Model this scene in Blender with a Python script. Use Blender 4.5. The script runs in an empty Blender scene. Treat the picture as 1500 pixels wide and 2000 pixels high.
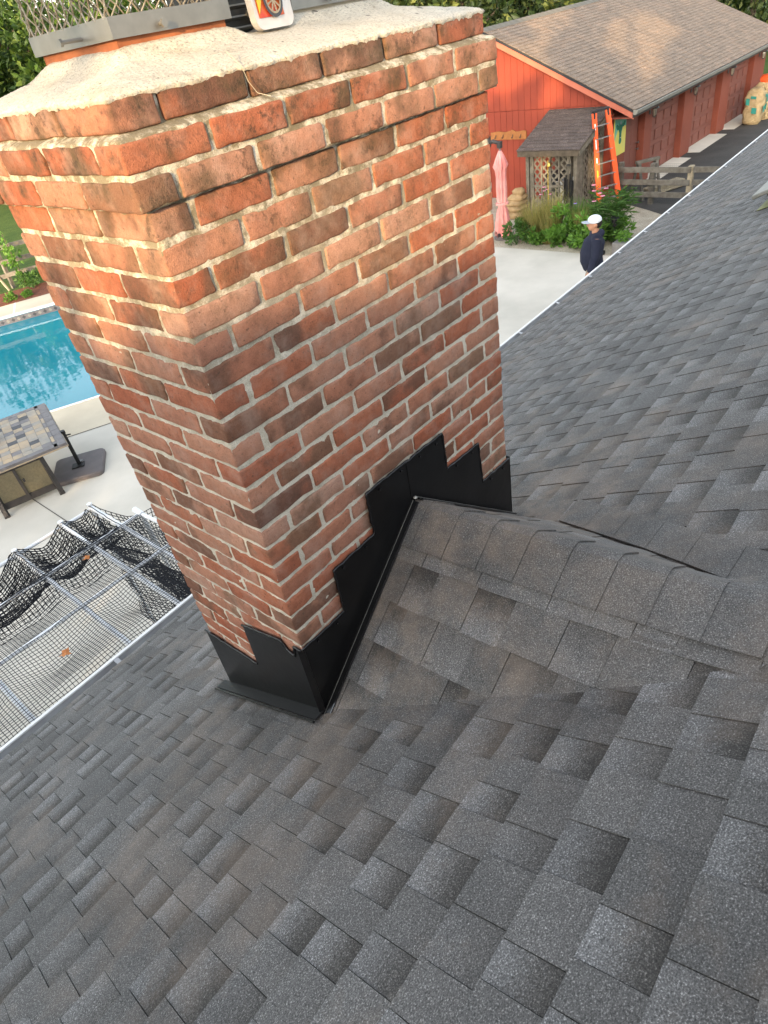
import bpy, bmesh, math, random
import numpy as np
from mathutils import Vector, Matrix, noise as mnoise
random.seed(7); rng = np.random.default_rng(7)
SC = bpy.context.scene
COL = SC.collection
# ------------------------------------------------------------------ camera
CAMR = ((0.63628, -0.75544, -0.15640), (-0.54846, -0.30040, -0.78035), (0.54253, 0.58230, -0.60547))
CAMC = Vector((-0.7090, -1.2530, 0.2385)); FPX = 1277.0
cd = bpy.data.cameras.new('camera'); cam = bpy.data.objects.new('camera', cd); COL.objects.link(cam)
rx, dn, fw = [Vector(r) for r in CAMR]
m = Matrix(((rx.x, -dn.x, -fw.x), (rx.y, -dn.y, -fw.y), (rx.z, -dn.z, -fw.z))).to_4x4(); m.translation = CAMC
cam.matrix_world = m
cd.sensor_fit = 'HORIZONTAL'; cd.sensor_width = 36.0; cd.lens = 36.0 * FPX / 1500.0
cd.clip_start = 0.02; cd.clip_end = 900
SC.camera = cam
SC.render.resolution_x = 768; SC.render.resolution_y = 1024
# ------------------------------------------------------------------ sky, sun, exposure
SUN_EL = math.radians(12.0); HX, HY = -0.906, -0.423
w = bpy.data.worlds.new('World'); SC.world = w; w.use_nodes = True
nt = w.node_tree; bg = nt.nodes['Background']
sky = nt.nodes.new('ShaderNodeTexSky'); sky.sky_type = 'NISHITA'; sky.sun_disc = False
sky.sun_elevation = SUN_EL; sky.sun_rotation = math.atan2(HX, HY); sky.air_density = 1.0; sky.dust_density = 2.5; sky.ozone_density = 0.3
hs = nt.nodes.new('ShaderNodeHueSaturation'); hs.inputs['Saturation'].default_value = 0.45   # sky desaturated all round so the shade comes out less blue
nt.links.new(sky.outputs[0], hs.inputs['Color']); nt.links.new(hs.outputs[0], bg.inputs[0]); bg.inputs[1].default_value = 0.15
sl = bpy.data.lights.new('sun', 'SUN'); sl.energy = 1.75; sl.angle = math.radians(0.53); sl.color = (1.0, 0.69, 0.34)
so = bpy.data.objects.new('sun', sl); COL.objects.link(so)
sdir = Vector((HX * math.cos(SUN_EL), HY * math.cos(SUN_EL), math.sin(SUN_EL)))
so.rotation_euler = sdir.to_track_quat('Z', 'Y').to_euler(); so.location = (-20, -10, 20)
vs = SC.view_settings; vs.view_transform = 'Standard'; vs.look = 'None'; vs.exposure = 2.55; vs.gamma = 1.0; vs.use_curve_mapping = False

G = -5.10                                  # ground level
# ------------------------------------------------------------------ material helpers
def new_mat(name):
    mt = bpy.data.materials.new(name); mt.use_nodes = True
    n = mt.node_tree; b = n.nodes['Principled BSDF']
    return mt, n, b
def node(n, t, **kw):
    x = n.nodes.new(t)
    for k, v in kw.items(): setattr(x, k, v)
    return x
def noise_node(n, vec, scale, detail=5, rough=0.55, dim='3D', wv=None):
    x = node(n, 'ShaderNodeTexNoise', noise_dimensions=dim)
    x.inputs['Scale'].default_value = scale; x.inputs['Detail'].default_value = detail; x.inputs['Roughness'].default_value = rough
    if vec is not None: n.links.new(vec, x.inputs['Vector'])
    if wv is not None: n.links.new(wv, x.inputs['W'])
    return x.outputs['Fac']
def ramp(n, fac, stops, interp='LINEAR'):
    r = node(n, 'ShaderNodeValToRGB'); r.color_ramp.interpolation = interp
    els = r.color_ramp.elements
    while len(els) > 1: els.remove(els[-1])
    els[0].position = stops[0][0]; c = stops[0][1]; els[0].color = (*c, 1) if len(c) == 3 else c
    for p, c in stops[1:]:
        e = els.new(p); e.color = (*c, 1) if len(c) == 3 else c
    n.links.new(fac, r.inputs[0]); return r.outputs[0]
def mix(n, fac, a, b, mode='MIX'):
    x = node(n, 'ShaderNodeMix', data_type='RGBA', blend_type=mode)
    for s, v in ((0, fac), (6, a), (7, b)):
        if isinstance(v, (int, float)): x.inputs[s].default_value = v
        elif isinstance(v, tuple): x.inputs[s].default_value = (*v, 1)
        else: n.links.new(v, x.inputs[s])
    return x.outputs[2]
def mth(n, op, a, b=None, c=None):
    x = node(n, 'ShaderNodeMath', operation=op)
    for i, v in enumerate((a, b, c)):
        if v is None: continue
        if isinstance(v, (int, float)): x.inputs[i].default_value = v
        else: n.links.new(v, x.inputs[i])
    return x.outputs[0]
def g3(v): return (v, v, v)
def bump(n, b, h, strength, dist=0.002, prev=None):
    x = node(n, 'ShaderNodeBump'); x.inputs['Strength'].default_value = strength; x.inputs['Distance'].default_value = dist
    n.links.new(h, x.inputs['Height'])
    if prev is not None: n.links.new(prev, x.inputs['Normal'])
    n.links.new(x.outputs[0], b.inputs['Normal']); return x.outputs[0]
def M(name, c1, c2=None, scale=4, rough=0.8, bm=0.0, bscale=60, bdist=0.004, metal=0.0, spec=0.3, lo=0.35, hi=0.65, grain=0.0, gscale=200):
    mt, n, b = new_mat(name)
    tc = node(n, 'ShaderNodeTexCoord').outputs['Object']
    if c2 is None: c2 = tuple(v * 0.8 for v in c1)
    f = noise_node(n, tc, scale)
    col = ramp(n, f, [(lo, c1), (hi, c2)])
    if grain > 0:
        gf = noise_node(n, tc, gscale, 3, 0.7)
        gg = ramp(n, gf, [(0.3, g3(1 - grain)), (0.7, g3(1 + grain))])
        col = mix(n, 1.0, col, gg, 'MULTIPLY')
    n.links.new(col, b.inputs['Base Color'])
    b.inputs['Roughness'].default_value = rough; b.inputs['Metallic'].default_value = metal
    b.inputs['Specular IOR Level'].default_value = spec
    if bm > 0: bump(n, b, noise_node(n, tc, bscale, 5, 0.6), bm, bdist)
    return mt
def leaf_mat(name, c1, c2, c3=None):
    mt, n, b = new_mat(name)
    geo = node(n, 'ShaderNodeNewGeometry')
    rnd = geo.outputs['Random Per Island']
    stops = [(0.0, c1), (1.0, c2)] if c3 is None else [(0.0, c1), (0.75, c2), (1.0, c3)]
    col = ramp(n, rnd, stops)
    n.links.new(col, b.inputs['Base Color']); b.inputs['Roughness'].default_value = 0.55; b.inputs['Specular IOR Level'].default_value = 0.3
    tr = node(n, 'ShaderNodeBsdfTranslucent'); n.links.new(mix(n, 1.0, col, (1.5, 1.6, 0.6), 'MULTIPLY'), tr.inputs[0])
    ms = node(n, 'ShaderNodeMixShader'); ms.inputs[0].default_value = 0.35
    n.links.new(b.outputs[0], ms.inputs[1]); n.links.new(tr.outputs[0], ms.inputs[2])
    n.links.new(ms.outputs[0], n.nodes['Material Output'].inputs[0])
    return mt

def brick_mat():
    mt, n, b = new_mat('brick_clay')
    tc = node(n, 'ShaderNodeTexCoord').outputs['Object']
    pos = node(n, 'ShaderNodeNewGeometry').outputs['Position']
    rnd = node(n, 'ShaderNodeObjectInfo').outputs['Random']
    wv = mth(n, 'MULTIPLY', rnd, 90.0)
    r2 = mth(n, 'FRACT', mth(n, 'MULTIPLY', rnd, 37.7)); r3 = mth(n, 'FRACT', mth(n, 'MULTIPLY', rnd, 113.3))
    base = ramp(n, rnd, [(0.0, (0.35, 0.132, 0.075)), (0.22, (0.31, 0.096, 0.051)), (0.45, (0.38, 0.188, 0.122)), (0.7, (0.335, 0.147, 0.094)), (1.0, (0.40, 0.222, 0.155))])
    # flashed dark clouds
    nlow = noise_node(n, tc, 7.5, 4, 0.55, '4D', wv)
    thr = mth(n, 'ADD', mth(n, 'MULTIPLY', r2, 0.30), 0.335)
    dk = node(n, 'ShaderNodeMapRange'); dk.interpolation_type = 'SMOOTHSTEP'
    n.links.new(nlow, dk.inputs[0]); n.links.new(thr, dk.inputs[1]); n.links.new(mth(n, 'ADD', thr, 0.16), dk.inputs[2])
    dcol = ramp(n, r3, [(0.0, (0.11, 0.062, 0.046)), (0.5, (0.16, 0.080, 0.050)), (1.0, (0.20, 0.125, 0.080))])
    col = mix(n, mth(n, 'MULTIPLY', dk.outputs[0], 0.85), base, dcol)
    # mottle and grain
    m1 = noise_node(n, tc, 38, 6, 0.65, '4D', wv)
    col = mix(n, 1.0, col, ramp(n, m1, [(0.28, g3(0.78)), (0.5, g3(1.0)), (0.74, g3(1.22))]), 'MULTIPLY')
    m2 = noise_node(n, pos, 330, 3, 0.7)
    col = mix(n, 1.0, col, ramp(n, m2, [(0.30, g3(0.80)), (0.70, g3(1.15))]), 'MULTIPLY')
    # kiln specks, lime film, soot from the crown
    sp = noise_node(n, pos, 95, 4, 0.6)
    col = mix(n, ramp(n, sp, [(0.60, g3(0)), (0.70, g3(0.7))]), col, (0.07, 0.045, 0.032))
    lf = noise_node(n, pos, 9, 6, 0.7)
    col = mix(n, ramp(n, lf, [(0.48, g3(0)), (0.76, g3(0.42))]), col, (0.46, 0.345, 0.285))
    sz = node(n, 'ShaderNodeSeparateXYZ'); n.links.new(pos, sz.inputs[0])
    hi = node(n, 'ShaderNodeMapRange'); n.links.new(sz.outputs[2], hi.inputs[0]); hi.inputs[1].default_value = -0.55; hi.inputs[2].default_value = 0.12
    st = noise_node(n, pos, 11, 5, 0.65)
    stf = mth(n, 'MULTIPLY', ramp(n, st, [(0.47, g3(0)), (0.68, g3(1))]), mth(n, 'MULTIPLY', hi.outputs[0], 0.85))
    col = mix(n, stf, col, (0.075, 0.055, 0.030))
    s2 = noise_node(n, pos, 34, 8, 0.78)
    s3 = noise_node(n, pos, 5.5, 3, 0.6)
    sf = mth(n, 'MULTIPLY', ramp(n, s2, [(0.52, g3(0)), (0.60, g3(0.85))]), mth(n, 'MULTIPLY', ramp(n, s3, [(0.42, g3(0)), (0.58, g3(1))]), mth(n, 'ADD', mth(n, 'MULTIPLY', hi.outputs[0], 0.75), 0.15)))
    col = mix(n, sf, col, (0.050, 0.036, 0.026))
    n.links.new(col, b.inputs['Base Color']); b.inputs['Roughness'].default_value = 0.85; b.inputs['Specular IOR Level'].default_value = 0.2
    p = bump(n, b, noise_node(n, pos, 60, 6, 0.75), 0.8, 0.005)
    bump(n, b, m2, 0.8, 0.0022, p)
    return mt
def mortar_mat():
    mt, n, b = new_mat('mortar_sand')
    pos = node(n, 'ShaderNodeNewGeometry').outputs['Position']
    f = noise_node(n, pos, 14, 6, 0.7)
    col = ramp(n, f, [(0.3, (0.44, 0.40, 0.315)), (0.52, (0.59, 0.54, 0.445)), (0.72, (0.68, 0.63, 0.53))])
    gr = noise_node(n, pos, 420, 3, 0.7)
    col = mix(n, 1.0, col, ramp(n, gr, [(0.30, g3(0.62)), (0.5, g3(1.0)), (0.70, g3(1.2))]), 'MULTIPLY')
    sz = node(n, 'ShaderNodeSeparateXYZ'); n.links.new(pos, sz.inputs[0])
    hi = node(n, 'ShaderNodeMapRange'); n.links.new(sz.outputs[2], hi.inputs[0]); hi.inputs[1].default_value = -0.75; hi.inputs[2].default_value = -0.05; hi.inputs[4].default_value = 0.85
    st = noise_node(n, pos, 20, 6, 0.72)
    col = mix(n, mth(n, 'MULTIPLY', ramp(n, st, [(0.40, g3(0)), (0.54, g3(0.92))]), hi.outputs[0]), col, (0.115, 0.09, 0.045))
    n.links.new(col, b.inputs['Base Color']); b.inputs['Roughness'].default_value = 0.95; b.inputs['Specular IOR Level'].default_value = 0.1
    p = bump(n, b, noise_node(n, pos, 90, 5, 0.7), 0.8, 0.004); bump(n, b, gr, 0.8, 0.002, p)
    return mt
def cap_mat():
    mt, n, b = new_mat('mortar_wash')
    pos = node(n, 'ShaderNodeNewGeometry').outputs['Position']
    f = noise_node(n, pos, 8, 6, 0.7)
    col = ramp(n, f, [(0.26, (0.42, 0.36, 0.27)), (0.45, (0.60, 0.55, 0.46)), (0.75, (0.70, 0.66, 0.57))])
    gr = noise_node(n, pos, 170, 4, 0.75)
    col = mix(n, 1.0, col, ramp(n, gr, [(0.34, g3(0.45)), (0.46, g3(0.97)), (0.7, g3(1.1))]), 'MULTIPLY')
    ck = noise_node(n, pos, 26, 2, 0.5)
    col = mix(n, ramp(n, ck, [(0.70, g3(0)), (0.74, g3(0.8))]), col, (0.05, 0.045, 0.045))
    n.links.new(col, b.inputs['Base Color']); b.inputs['Roughness'].default_value = 0.95; b.inputs['Specular IOR Level'].default_value = 0.1
    p = bump(n, b, noise_node(n, pos, 55, 6, 0.7), 1.0, 0.008); bump(n, b, gr, 1.0, 0.004, p)
    return mt
def shingle_mat(name='shingle_granules', tint=(1, 1, 1), gsc=310, bright=1.0, dust_sun=1.0):
    # attribute tone: x = v across the exposure (0 butt, 1 top), y = random, z = 1 for raised tab
    mt, n, b = new_mat(name)
    at = node(n, 'ShaderNodeAttribute', attribute_name='tone')
    sx = node(n, 'ShaderNodeSeparateXYZ'); n.links.new(at.outputs['Vector'], sx.inputs[0])
    v, r, t = sx.outputs[0], sx.outputs[1], sx.outputs[2]
    pos = node(n, 'ShaderNodeNewGeometry').outputs['Position']
    wob = noise_node(n, pos, 60, 4, 0.7)
    gr0 = noise_node(n, pos, gsc * .8, 2, 0.7)
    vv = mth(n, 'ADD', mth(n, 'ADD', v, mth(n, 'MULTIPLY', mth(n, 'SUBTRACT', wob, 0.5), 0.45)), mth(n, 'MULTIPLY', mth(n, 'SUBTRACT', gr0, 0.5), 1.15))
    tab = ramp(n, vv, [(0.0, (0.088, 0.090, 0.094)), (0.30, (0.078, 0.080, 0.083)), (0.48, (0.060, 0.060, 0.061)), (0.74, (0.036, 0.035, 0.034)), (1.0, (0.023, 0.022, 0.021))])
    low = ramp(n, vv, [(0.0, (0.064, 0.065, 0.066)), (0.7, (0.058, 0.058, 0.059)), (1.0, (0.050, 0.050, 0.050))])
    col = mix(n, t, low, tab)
    # blends: some pieces plain, some pale
    r2 = mth(n, 'FRACT', mth(n, 'MULTIPLY', r, 7.31))
    col = mix(n, ramp(n, r2, [(0.52, g3(0)), (0.88, g3(0.65))]), col, (0.064, 0.064, 0.065))
    rr = ramp(n, r, [(0.0, g3(0.84)), (0.5, g3(1.0)), (1.0, g3(1.18))])
    col = mix(n, 1.0, col, rr, 'MULTIPLY')
    g1 = noise_node(n, pos, gsc, 2, 0.6)
    col = mix(n, 1.0, col, ramp(n, g1, [(0.30, g3(0.40)), (0.47, g3(0.90)), (0.59, g3(1.25)), (0.70, g3(3.0))]), 'MULTIPLY')
    vo = node(n, 'ShaderNodeTexVoronoi'); vo.inputs['Scale'].default_value = gsc * 1.4; n.links.new(pos, vo.inputs['Vector'])
    col = mix(n, 1.0, col, ramp(n, vo.outputs['Color'], [(0.0, g3(0.75)), (0.6, g3(1.0)), (0.9, g3(1.15)), (1.0, g3(1.9))]), 'MULTIPLY')
    if dust_sun > 0:     # mortar and brick powder, also warm sun patches painted into the roof colour
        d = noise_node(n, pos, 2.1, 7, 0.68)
        col = mix(n, ramp(n, d, [(0.50, g3(0)), (0.74, g3(0.46 * dust_sun))]), col, (0.150, 0.118, 0.094))
        if dust_sun >= 1:   # heavier brick and mortar powder round the chimney foot, standing in for sunlight too
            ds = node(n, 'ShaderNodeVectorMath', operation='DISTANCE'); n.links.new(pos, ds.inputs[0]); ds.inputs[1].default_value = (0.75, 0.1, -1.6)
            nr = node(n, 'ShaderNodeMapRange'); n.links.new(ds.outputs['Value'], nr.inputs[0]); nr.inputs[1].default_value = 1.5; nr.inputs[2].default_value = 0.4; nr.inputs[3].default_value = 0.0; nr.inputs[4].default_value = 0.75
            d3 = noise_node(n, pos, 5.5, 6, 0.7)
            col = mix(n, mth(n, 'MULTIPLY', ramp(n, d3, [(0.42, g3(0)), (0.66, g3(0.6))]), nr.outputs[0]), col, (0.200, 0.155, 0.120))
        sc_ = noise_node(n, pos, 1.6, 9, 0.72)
        col = mix(n, ramp(n, sc_, [(0.64, g3(0)), (0.74, g3(0.5 * dust_sun))]), col, (0.19, 0.18, 0.165))
        d2 = noise_node(n, pos, 3.3, 4, 0.6)
        col = mix(n, 1.0, col, ramp(n, d2, [(0.35, g3(0.80)), (0.6, g3(1.08))]), 'MULTIPLY')
    col = mix(n, 1.0, col, tuple(c * bright for c in tint), 'MULTIPLY')
    n.links.new(col, b.inputs['Base Color']); b.inputs['Roughness'].default_value = 0.78; b.inputs['Specular IOR Level'].default_value = 0.35
    bump(n, b, g1, 0.55, 0.0018)
    return mt

MT = {}
MT['brick'] = brick_mat(); MT['mortar'] = mortar_mat(); MT['cap'] = cap_mat()
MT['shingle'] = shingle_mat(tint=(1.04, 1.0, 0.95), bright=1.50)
MT['barn_shingle'] = shingle_mat('barn_shingles', (2.9, 2.15, 1.55), 60, 1.0, 0.5)
MT['shed_shingle'] = shingle_mat('shed_shingles', (1.45, 1.15, 1.0), 60, 1.0, 0.0)
MT['flash'] = M('black_flashing', (0.004, 0.004, 0.0045), (0.007, 0.007, 0.0075), 6, 0.28, 0.12, 9, 0.01, 0.0, 0.3)
MT['tar'] = M('black_sealant', (0.007, 0.007, 0.008), None, 30, 0.25, 0.6, 90, 0.004, 0, 0.5)
MT['hem'] = M('flashing_hem', (0.012, 0.012, 0.013), None, 30, 0.12, 0, 90, 0.004, 0, 0.9)
MT['clay'] = M('flue_clay', (0.40, 0.14, 0.06), (0.22, 0.075, 0.035), 14, 0.8, 0.3, 60)
MT['clay_pale'] = M('flue_pale', (0.52, 0.46, 0.36), (0.40, 0.35, 0.27), 14, 0.85, 0.3, 60)
MT['steel'] = M('stainless_band', (0.27, 0.262, 0.24), (0.22, 0.213, 0.197), 20, 0.42, 0.05, 40, 0.004, 0.6, 0.5)
MT['strand'] = M('expanded_steel', (0.40, 0.36, 0.28), (0.25, 0.20, 0.14), 60, 0.45, 0, 40, 0.004, 0.4, 0.5)
MT['black_metal'] = M('black_metal', (0.02, 0.02, 0.022), (0.03, 0.03, 0.03), 20, 0.35, 0.1, 60, 0.003, 0.0, 0.5)
MT['galv'] = M('grey_gutter', (0.40, 0.41, 0.42), (0.30, 0.30, 0.31), 7, 0.5, 0.05, 40, 0.004, 0.1, 0.4)
MT['white_metal'] = M('white_metal', (0.78, 0.78, 0.77), (0.68, 0.68, 0.66), 8, 0.45)
MT['siding'] = M('house_siding', (0.66, 0.65, 0.62), None, 3, 0.7)
MT['deck_wood'] = M('roof_sheathing', (0.03, 0.03, 0.032), None, 3, 0.95)
MT['concrete'] = M('patio_concrete', (0.58, 0.545, 0.475), (0.46, 0.435, 0.375), 0.8, 0.9, 0.15, 70, 0.003, 0, 0.2, 0.35, 0.68, 0.06, 120)
MT['deck_tan'] = M('pool_deck_tan', (0.56, 0.49, 0.37), (0.47, 0.41, 0.31), 1.2, 0.9, 0.15, 60, 0.003, 0, 0.2, 0.35, 0.68, 0.06, 120)
MT['joint'] = M('deck_joint', (0.10, 0.09, 0.08), None, 8, 0.9)
MT['coping'] = M('white_coping', (0.80, 0.80, 0.78), None, 5, 0.5)
MT['asphalt'] = M('asphalt', (0.050, 0.048, 0.046), (0.072, 0.069, 0.064), 1.5, 0.9, 0.5, 90, 0.006, 0, 0.2, 0.35, 0.7, 0.25, 70)
MT['gravel'] = M('pea_gravel_bed', (0.34, 0.30, 0.23), (0.44, 0.39, 0.31), 3, 0.95, 0.9, 45, 0.02, 0, 0.2, 0.35, 0.65, 0.45, 38)
MT['stone'] = leaf_mat  # replaced below
def stone_mat():
    mt, n, b = new_mat('gravel_stones')
    rnd = node(n, 'ShaderNodeNewGeometry').outputs['Random Per Island']
    n.links.new(ramp(n, rnd, [(0, (0.26, 0.23, 0.18)), (0.5, (0.42, 0.38, 0.30)), (0.85, (0.52, 0.48, 0.40)), (1, (0.22, 0.17, 0.13))]), b.inputs['Base Color'])
    b.inputs['Roughness'].default_value = 0.9; return mt
MT['stone'] = stone_mat()
MT['lawn'] = M('lawn', (0.040, 0.075, 0.018), (0.065, 0.10, 0.025), 1.1, 0.95, 0.9, 18, 0.05, 0, 0.15, 0.35, 0.65, 0.45, 22)
MT['mulch'] = M('red_mulch', (0.20, 0.075, 0.045), (0.11, 0.045, 0.03), 9, 0.95, 0.9, 40, 0.03, 0, 0.2, 0.35, 0.65, 0.4, 40)
MT['red_wall'] = M('barn_red', (0.235, 0.042, 0.023), (0.185, 0.035, 0.020), 1.1, 0.75, 0.25, 45, 0.003, 0, 0.25)
MT['red_trim'] = M('barn_trim', (0.38, 0.115, 0.072), (0.33, 0.098, 0.06), 2, 0.7)
MT['red_door'] = M('garage_door', (0.185, 0.066, 0.048), (0.155, 0.055, 0.040), 1.6, 0.65)
MT['red_pil'] = M('barn_pilaster', (0.20, 0.054, 0.032), (0.17, 0.045, 0.027), 2, 0.75)
MT['weathered'] = M('weathered_wood', (0.185, 0.165, 0.13), (0.115, 0.10, 0.077), 9, 0.9, 0.5, 50, 0.004, 0, 0.2)
MT['weathered_dark'] = M('weathered_wood_dark', (0.105, 0.085, 0.062), (0.065, 0.052, 0.038), 9, 0.9, 0.5, 50, 0.004, 0, 0.2)
MT['fence_wood'] = M('fence_wood', (0.155, 0.143, 0.122), (0.10, 0.088, 0.072), 7, 0.9, 0.5, 60, 0.004, 0, 0.2)
MT['fence_pale'] = M('fence_post_wood', (0.36, 0.31, 0.22), (0.24, 0.20, 0.14), 7, 0.9, 0.5, 60, 0.004, 0, 0.2)
MT['orange'] = M('orange_fibreglass', (0.72, 0.095, 0.022), (0.62, 0.08, 0.02), 5, 0.45)
MT['alu'] = M('aluminium', (0.19, 0.19, 0.19), (0.15, 0.15, 0.15), 20, 0.5, 0, 40, 0.004, 0.3)
MT['black'] = M('black_plastic', (0.012, 0.012, 0.013), None, 20, 0.5)
MT['white'] = M('white_plastic', (0.78, 0.79, 0.80), (0.70, 0.71, 0.72), 10, 0.45)
MT['yellow'] = M('yellow_label', (0.75, 0.52, 0.03), None, 10, 0.5)
MT['pink'] = M('faded_canvas', (0.62, 0.21, 0.19), (0.66, 0.33, 0.30), 3, 0.85, 0.3, 30, 0.004)
MT['pvc'] = M('white_pvc', (0.76, 0.78, 0.80), (0.66, 0.68, 0.70), 8, 0.4)
MT['net'] = M('black_netting', (0.012, 0.013, 0.017), None, 20, 0.8)
MT['tan_sack'] = M('tan_sack', (0.36, 0.25, 0.13), (0.26, 0.17, 0.085), 9, 0.9, 0.6, 22, 0.02)
MT['paper'] = M('paper_bag', (0.40, 0.30, 0.165), (0.31, 0.225, 0.115), 6, 0.85, 0.9, 6, 0.12)
MT['teal'] = M('green_print', (0.03, 0.22, 0.18), None, 10, 0.8)
MT['bronze'] = M('dark_bronze', (0.050, 0.045, 0.043), (0.035, 0.032, 0.031), 12, 0.5, 0, 40, 0.004, 0.2)
MT['basegrey'] = M('umbrella_base', (0.115, 0.10, 0.10), (0.09, 0.08, 0.08), 5, 0.6)
MT['gold_mesh'] = M('gold_mesh', (0.30, 0.26, 0.165), (0.23, 0.19, 0.12), 30, 0.5, 0, 40, 0.004, 0.3)
MT['glass'] = M('lamp_glass', (0.42, 0.38, 0.30), None, 8, 0.15)
MT['brass'] = M('brass', (0.55, 0.38, 0.10), None, 8, 0.3, 0, 40, 0.004, 0.8)
MT['bark'] = M('bark', (0.09, 0.07, 0.05), (0.05, 0.04, 0.03), 9, 0.95, 0.9, 16, 0.03)
MT['canvas_y'] = M('painted_yellow', (0.62, 0.52, 0.10), (0.50, 0.48, 0.14), 3, 0.8)
MT['canvas_t'] = M('painted_teal', (0.10, 0.34, 0.27), (0.20, 0.42, 0.30), 4, 0.8)
MT['canvas_g'] = M('painted_green', (0.016, 0.10, 0.068), (0.025, 0.16, 0.10), 8, 0.8)
MT['oak'] = M('oiled_board', (0.30, 0.12, 0.035), (0.22, 0.085, 0.025), 8, 0.6)
MT['skin'] = M('skin', (0.47, 0.24, 0.15), (0.42, 0.20, 0.12), 12, 0.6)
MT['navy'] = M('navy_fleece', (0.014, 0.017, 0.034), (0.020, 0.023, 0.042), 7, 0.9, 0.35, 14, 0.02)
MT['khaki'] = M('khaki_cloth', (0.33, 0.27, 0.21), None, 8, 0.9)
MT['hair'] = M('dark_hair', (0.02, 0.014, 0.010), None, 30, 0.7)
MT['capwhite'] = M('cap_white', (0.74, 0.76, 0.80), (0.62, 0.65, 0.70), 40, 0.8)
MT['capgrey'] = M('cap_grey', (0.42, 0.45, 0.52), None, 40, 0.8)
MT['red_print'] = M('red_print', (0.55, 0.03, 0.02), (0.62, 0.16, 0.02), 30, 0.4)
MT['clear'] = M('cloudy_plastic', (0.62, 0.58, 0.55), None, 20, 0.2)
MT['slate'] = M('slate_dark', (0.055, 0.055, 0.060), None, 12, 0.5)
MT['slate_tan'] = M('slate_tan', (0.36, 0.28, 0.18), (0.26, 0.22, 0.17), 5, 0.55)
MT['slate_grey'] = M('slate_grey', (0.22, 0.21, 0.19), (0.30, 0.26, 0.20), 5, 0.55)
MT['slate_edge'] = M('slate_edge', (0.16, 0.15, 0.15), (0.12, 0.11, 0.11), 6, 0.5)
MT['pool_tile'] = M('pool_liner', (0.02, 0.16, 0.26), (0.025, 0.20, 0.30), 1, 0.6)
MT['crimson'] = M('crimson_cloth', (0.40, 0.012, 0.05), None, 8, 0.85)
MT['maple'] = M('dry_leaf', (0.50, 0.20, 0.06), (0.36, 0.13, 0.05), 20, 0.8)
MT['petal'] = M('pink_petal', (0.62, 0.20, 0.34), (0.68, 0.30, 0.42), 30, 0.7)
MT['purple'] = M('violet_petal', (0.25, 0.20, 0.55), None, 30, 0.7)
MT['seedhead'] = M('seed_head', (0.14, 0.035, 0.02), None, 30, 0.8)
MT['planter'] = M('grey_planter', (0.22, 0.22, 0.21), (0.16, 0.15, 0.14), 8, 0.85)
MT['moss'] = M('lichen_flange', (0.24, 0.25, 0.13), (0.17, 0.18, 0.08), 12, 0.8)
MT['vent'] = M('vent_brown', (0.13, 0.115, 0.085), None, 8, 0.6)
MT['vent_top'] = M('vent_cover', (0.20, 0.195, 0.17), None, 8, 0.5)
MT['leaf_tree'] = leaf_mat('tree_leaves', (0.022, 0.045, 0.012), (0.055, 0.10, 0.020), (0.12, 0.16, 0.03))
MT['leaf_ever'] = leaf_mat('evergreen_leaves', (0.018, 0.034, 0.014), (0.045, 0.070, 0.020), (0.15, 0.17, 0.05))
MT['leaf_bush'] = leaf_mat('bush_leaves', (0.050, 0.125, 0.020), (0.11, 0.21, 0.036))
MT['leaf_peony'] = leaf_mat('peony_leaves', (0.065, 0.15, 0.026), (0.15, 0.28, 0.050))
MT['leaf_dark'] = leaf_mat('cone_flower_leaves', (0.032, 0.080, 0.018), (0.075, 0.15, 0.034))
MT['leaf_grass'] = leaf_mat('dry_grass', (0.19, 0.17, 0.06), (0.33, 0.28, 0.12), (0.14, 0.19, 0.05))
def water_mat():
    mt, n, b = new_mat('pool_water')
    tc = node(n, 'ShaderNodeTexCoord').outputs['Object']
    b.inputs['Base Color'].default_value = (0.025, 0.30, 0.42, 1); b.inputs['Roughness'].default_value = 0.03
    b.inputs['IOR'].default_value = 1.33; b.inputs['Specular IOR Level'].default_value = 0.5
    f = noise_node(n, tc, 0.35, 2)
    n.links.new(ramp(n, f, [(0.3, (0.007, 0.165, 0.225)), (0.7, (0.016, 0.220, 0.280))]), b.inputs['Base Color'])
    bump(n, b, noise_node(n, tc, 1.6, 3, 0.55), 0.06, 0.05)
    return mt
MT['water'] = water_mat()

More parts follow.
